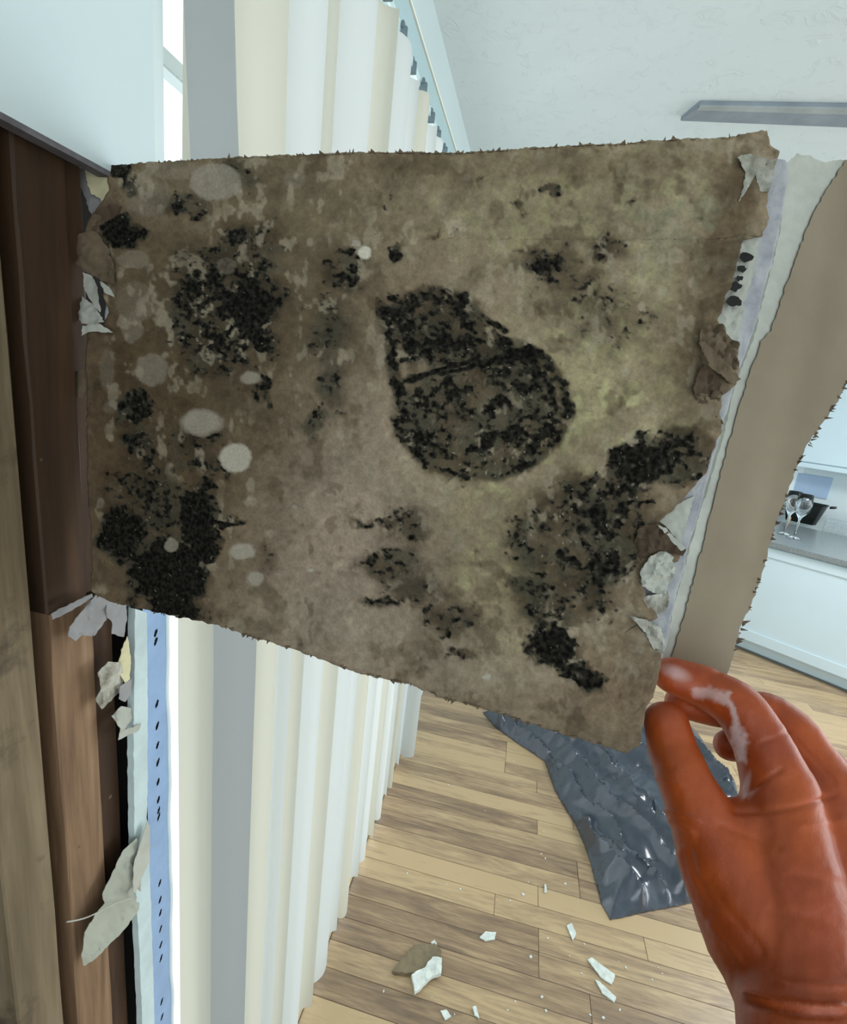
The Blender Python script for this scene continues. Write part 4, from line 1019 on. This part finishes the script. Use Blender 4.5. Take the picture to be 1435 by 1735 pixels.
brk = empty('broken_wallboard_chunk', tuple(FZ(710, 1650))); tag(brk, 'brown-backed broken chunk of wallboard with a white crumbled corner on the floor', 'debris')
floor_piece('board', [(664, 1652), (672, 1640), (700, 1606), (735, 1604), (748, 1616), (744, 1626), (722, 1640), (714, 1652), (696, 1654)], .010, m_brownb, 1, brk)
floor_piece('gypsum_lump', [(718, 1646), (732, 1628), (748, 1630), (746, 1658), (730, 1664), (716, 1676), (702, 1690), (696, 1662), (704, 1654)], .012, m_chip, 2, brk, lump=.016)
chips = [([(812, 1590), (822, 1580), (840, 1581), (838, 1593), (822, 1596)], 'grey-white wallboard crumb lying alone between bin bag and broken chunk'),
         ([(995, 1628), (1002, 1624), (1042, 1654), (1036, 1670), (1018, 1658)], 'long white plaster shard, the larger of the two near the glove'),
         ([(1008, 1662), (1016, 1666), (1044, 1692), (1040, 1700), (1020, 1684)], 'slim cream plaster sliver just below the long white shard'),
         ([(746, 1714), (756, 1712), (764, 1724), (754, 1730)], 'small white chip below the broken chunk near the picture bottom'),
         ([(800, 1708), (806, 1706), (812, 1728), (804, 1722)], 'upright-looking thin white sliver at the bottom centre of the floor'),
         ([(730, 1598), (736, 1594), (740, 1602), (733, 1604)], 'tiny white crumb just above the broken chunk'),
         ([(960, 1570), (968, 1566), (976, 1584), (970, 1596)], 'narrow white flake below the corner of the bin bag'),
         ([(922, 1500), (925, 1500), (926, 1514), (922, 1514)], 'fine white splinter left of the bin bag bottom')]
for i, (pl_, lb) in enumerate(chips):
    o = floor_piece('plaster_chip', pl_, .004, m_chip, 20 + i, None, lump=.003, step=.006, jag=.0008); tag(o, lb, 'debris')
rr = random.Random(11); spots = [(690, 1480), (757, 1499), (780, 1507), (822, 1374), (765, 1274), (921, 1410), (917, 1447), (924, 1455), (886, 1516), (864, 1527), (895, 1495), (928, 1590), (899, 1622), (873, 1697), (918, 1690), (925, 1713), (732, 1690), (650, 1680), (1090, 1690), (1122, 1650), (1105, 1660), (990, 1600), (1048, 1630), (1060, 1640), (1115, 1640), (985, 1650), (965, 1620), (860, 1712), (770, 1719), (1000, 1720), (1022, 1725), (1050, 1712), (958, 1498), (1350, 1240), (870, 1290), (760, 1330)]
base_chip = None
for i, (a, c) in enumerate(spots):
    r = rr.uniform(.0022, .0055)
    if base_chip is None:
        s = MB(); s.prism([(math.cos(k) * rr.uniform(.6, 1.1), math.sin(k) * rr.uniform(.6, 1.1)) for k in np.arange(0, 6.2, 1.05)], 0, .7)
        base_chip = s.mesh('plaster_crumb'); base_chip.materials.append(m_chip.m)
    o = bpy.data.objects.new('plaster_crumb', base_chip); COL.objects.link(o); p = FZ(a, c, .0002); o.location = (p.x, p.y, .0003); o.scale = (r, r * rr.uniform(.5, 1.4), r * .8); o.rotation_euler = (0, 0, rr.uniform(0, 6))
    near, lb = [n for n in ((a > 940 and c > 1580, 'tiny white plaster crumb in the scatter near the long white shard'), (c > 1560, 'tiny white plaster crumb on the floor around the broken brown chunk'), (a > 1200, 'tiny plaster crumb seen through the gap of the gloved hand'), (a > 850 and c < 1560, 'tiny white plaster crumb on the floor just left of the bin bag'), (True, 'tiny plaster crumb on the oak planks beside the blind bottoms'))  if n[0]][0]
    tag(o, lb, 'debris', lb.replace('tiny ', '').replace('crumb', 'crumbs'))

# ------------------------------------------------------------------ kitchen unit at the right
KO = Vector((1.90, 3.99, 0)); KR = -math.atan2(.61, .79)
def K(name): return empty(name, tuple(KO), KR)
cab = K('base_cabinet'); tag(cab, 'white panelled base cabinet under the grey counter, seen past the brown strip', 'cabinet')
MB().box(-.50, 1.9, .02, .60, .10, .86).build('body', m_cab, cab, bevel=.002)
MB().box(-.48, 1.9, .07, .58, .0, .10).build('plinth', m_cab, cab)
m_gap = simple('door_gap', (120, 136, 150), .7, .02, 5)
for a in (-.495, .80):
    d = MB(); d.box(a + .005, a + 1.285, 0, .019, .105, .855)
    dd = d.build('door', m_cab, cab, bevel=.0015)
    fr_ = MB(); x0, x1 = a + .008, a + 1.28
    fr_.box(x0, x0 + .06, -.008, 0, .11, .85).box(x1 - .06, x1, -.008, 0, .11, .85).box(x0 + .06, x1 - .06, -.008, 0, .11, .19).box(x0 + .06, x1 - .06, -.008, 0, .78, .85)
    fr_.build('door_frame', m_cab, dd, bevel=.002)
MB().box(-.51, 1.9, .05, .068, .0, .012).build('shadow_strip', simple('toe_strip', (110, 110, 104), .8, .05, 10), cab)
ct = K('countertop'); tag(ct, 'speckled grey granite countertop on the white cabinet', 'countertop')
MB().box(-.55, 1.9, -.03, 1.05, .86, .90).build('slab', m_slab, ct, bevel=.004)
bs = K('back_ledge'); tag(bs, 'pale raised granite ledge behind the counter', 'ledge')
MB().box(.05, 1.75, 1.06, 1.25, .0, 1.0).build('ledge', simple('pale_granite', (186, 198, 200), .3, .1, 120, rgb2=(150, 160, 164)), bs, bevel=.004)
kw = MB().box(-1.2, 1.75, 1.55, 1.65, 0, CZ).build('wall_kitchen', m_wallw); kw.location = KO; kw.rotation_euler = (0, 0, KR); tag(kw, kind='structure')
uc = K('wall_cabinet'); tag(uc, 'white wall cabinet above the counter at the right edge', 'cabinet')
MB().box(-.30, 1.7, 1.24, 1.545, 1.44, 2.3).build('body', m_cab, uc, bevel=.002)
MB().box(-.29, .36, 1.22, 1.24, 1.45, 2.29).build('door', m_cab, uc, bevel=.003)
MB().box(.37, 1.0, 1.22, 1.24, 1.45, 2.29).build('door', m_cab, uc, bevel=.003)
MB().box(-.32, 1.7, 1.21, 1.545, 1.40, 1.44).build('light_rail', m_cab, uc, bevel=.002)


def kpt(px, py, z): p = on_z(px, py, z); return p


# pale blue splash panel, black bowl, glasses
def kl(px, py, v):      # pixel -> local (u, z) on the plane v = const of the kitchen frame
    r = ray(px, py); n = np.array([.61, .79, 0]); n /= np.linalg.norm(n); k = (v + n[0] * KO.x + n[1] * KO.y) / (r @ n); p = r * k
    return (p[0] - KO.x) * .7915 - (p[1] - KO.y) * .6112, p[2] + CAM.z


u0, z1 = kl(1340, 792, 2.19); u1, z0 = kl(1402, 842, 1.545)
sp = K('splash_panel'); tag(sp, 'pale lavender-blue splashback panel on the kitchen wall', 'panel')
MB().box(u0, u1, 1.525, 1.548, z0 - .02, z1).build('sheet', simple('lavender_panel', (178, 200, 228), .3, .02, 6), sp, bevel=.003)
m_black = simple('black_enamel', (16, 20, 20), .35, .1, 10)
p = on_z(1356, 884, .90)
bw = empty('black_roasting_pan', (p.x, p.y, .90), KR); tag(bw, 'black angular pan standing on the granite counter', 'pan')
v = []; f = []
for s_, z_, t_ in ((.72, .0, 0), (1.0, .12, 0), (1.06, .125, 0), (.94, .118, 1), (.68, .012, 1)):
    for k in range(24):
        w = 2 * PI * k / 24; cx_, cy_ = math.cos(w), math.sin(w); g_ = 1 / max(abs(cx_), abs(cy_)) ** .6
        v.append((.17 * s_ * cx_ * g_, .13 * s_ * cy_ * g_, z_))
for j in range(4):
    for k in range(24): f.append((j * 24 + k, j * 24 + (k + 1) % 24, (j + 1) * 24 + (k + 1) % 24, (j + 1) * 24 + k))
f.append(tuple(range(24))[::-1]); f.append(tuple(range(96, 120)))
s = MB(); s.v = v; s.f = f; bw.scale = (.95, .8, 1.5); s.build('pan_body', m_black, bw)
MB().tube([(.19, -.03, .12), (.23, -.02, .125), (.23, .02, .125), (.19, .03, .12)], .007, 8).build('handle', m_black, bw, smooth=True)
Mg = Mat('clear_glass'); Mg.b.inputs['Transmission Weight'].default_value = 1; Mg.b.inputs['Roughness'].default_value = .02; Mg.b.inputs['IOR'].default_value = 1.45; Mg.b.inputs['Base Color'].default_value = (.95, .98, 1, 1)
prof = [(.0, .0), (.035, .001), (.036, .004), (.006, .010), (.005, .10), (.012, .115), (.036, .15), (.042, .19), (.036, .24), (.034, .24), (.040, .19), (.033, .152), (.0, .125)]
for (a, c, lb) in ((1328, 905, 'stemmed clear glass on the counter in front of the black pan'), (1345, 912, 'stemmed clear glass nearer the counter edge, right of the first')):
    p = on_z(a, c, .90); g = empty('wine_glass', (p.x, p.y, .9005)); g.scale = (1.3, 1.3, 1.45); tag(g, lb, 'glass')
    MB().lathe(prof[:6], 24).build('stem', Mg, g, smooth=True); MB().lathe(prof[5:], 24).build('bowl', Mg, g, smooth=True)
p = on_z(1332, 893, .90)
sp_ = empty('wooden_spoon', (p.x, p.y, .90)); tag(sp_, 'bent pale wooden utensil standing beside the glasses', 'utensil')
m_uw = simple('pale_wood', (190, 160, 120), .5, .1, 20)
MB().tube([(0, 0, .0), (.01, 0, .08), (-.03, .01, .17), (-.05, .01, .24)], [.009, .008, .008, .007], 8).build('shaft', m_uw, sp_, smooth=True)
MB().lathe([(0, -.03), (.015, -.022), (.02, 0), (.014, .022), (0, .03)], 12, (-.055, .01, .262)).build('spoon_head', m_uw, sp_, smooth=True)
p = on_z(1440, 872, 1.0)
ap = empty('green_apple', (p.x, p.y, 1.0)); tag(ap, 'bright green apple on the pale ledge at the right picture edge', 'fruit')
MB().lathe([(.0, .006), (.02, .0), (.036, .018), (.04, .042), (.032, .066), (.014, .072), (0, .064)], 20).build('flesh', simple('apple_green', (140, 190, 60), .35, .05, 20), ap, smooth=True)
MB().tube([(0, 0, .062), (.003, 0, .085)], .002, 6).build('stalk', m_uw, ap)
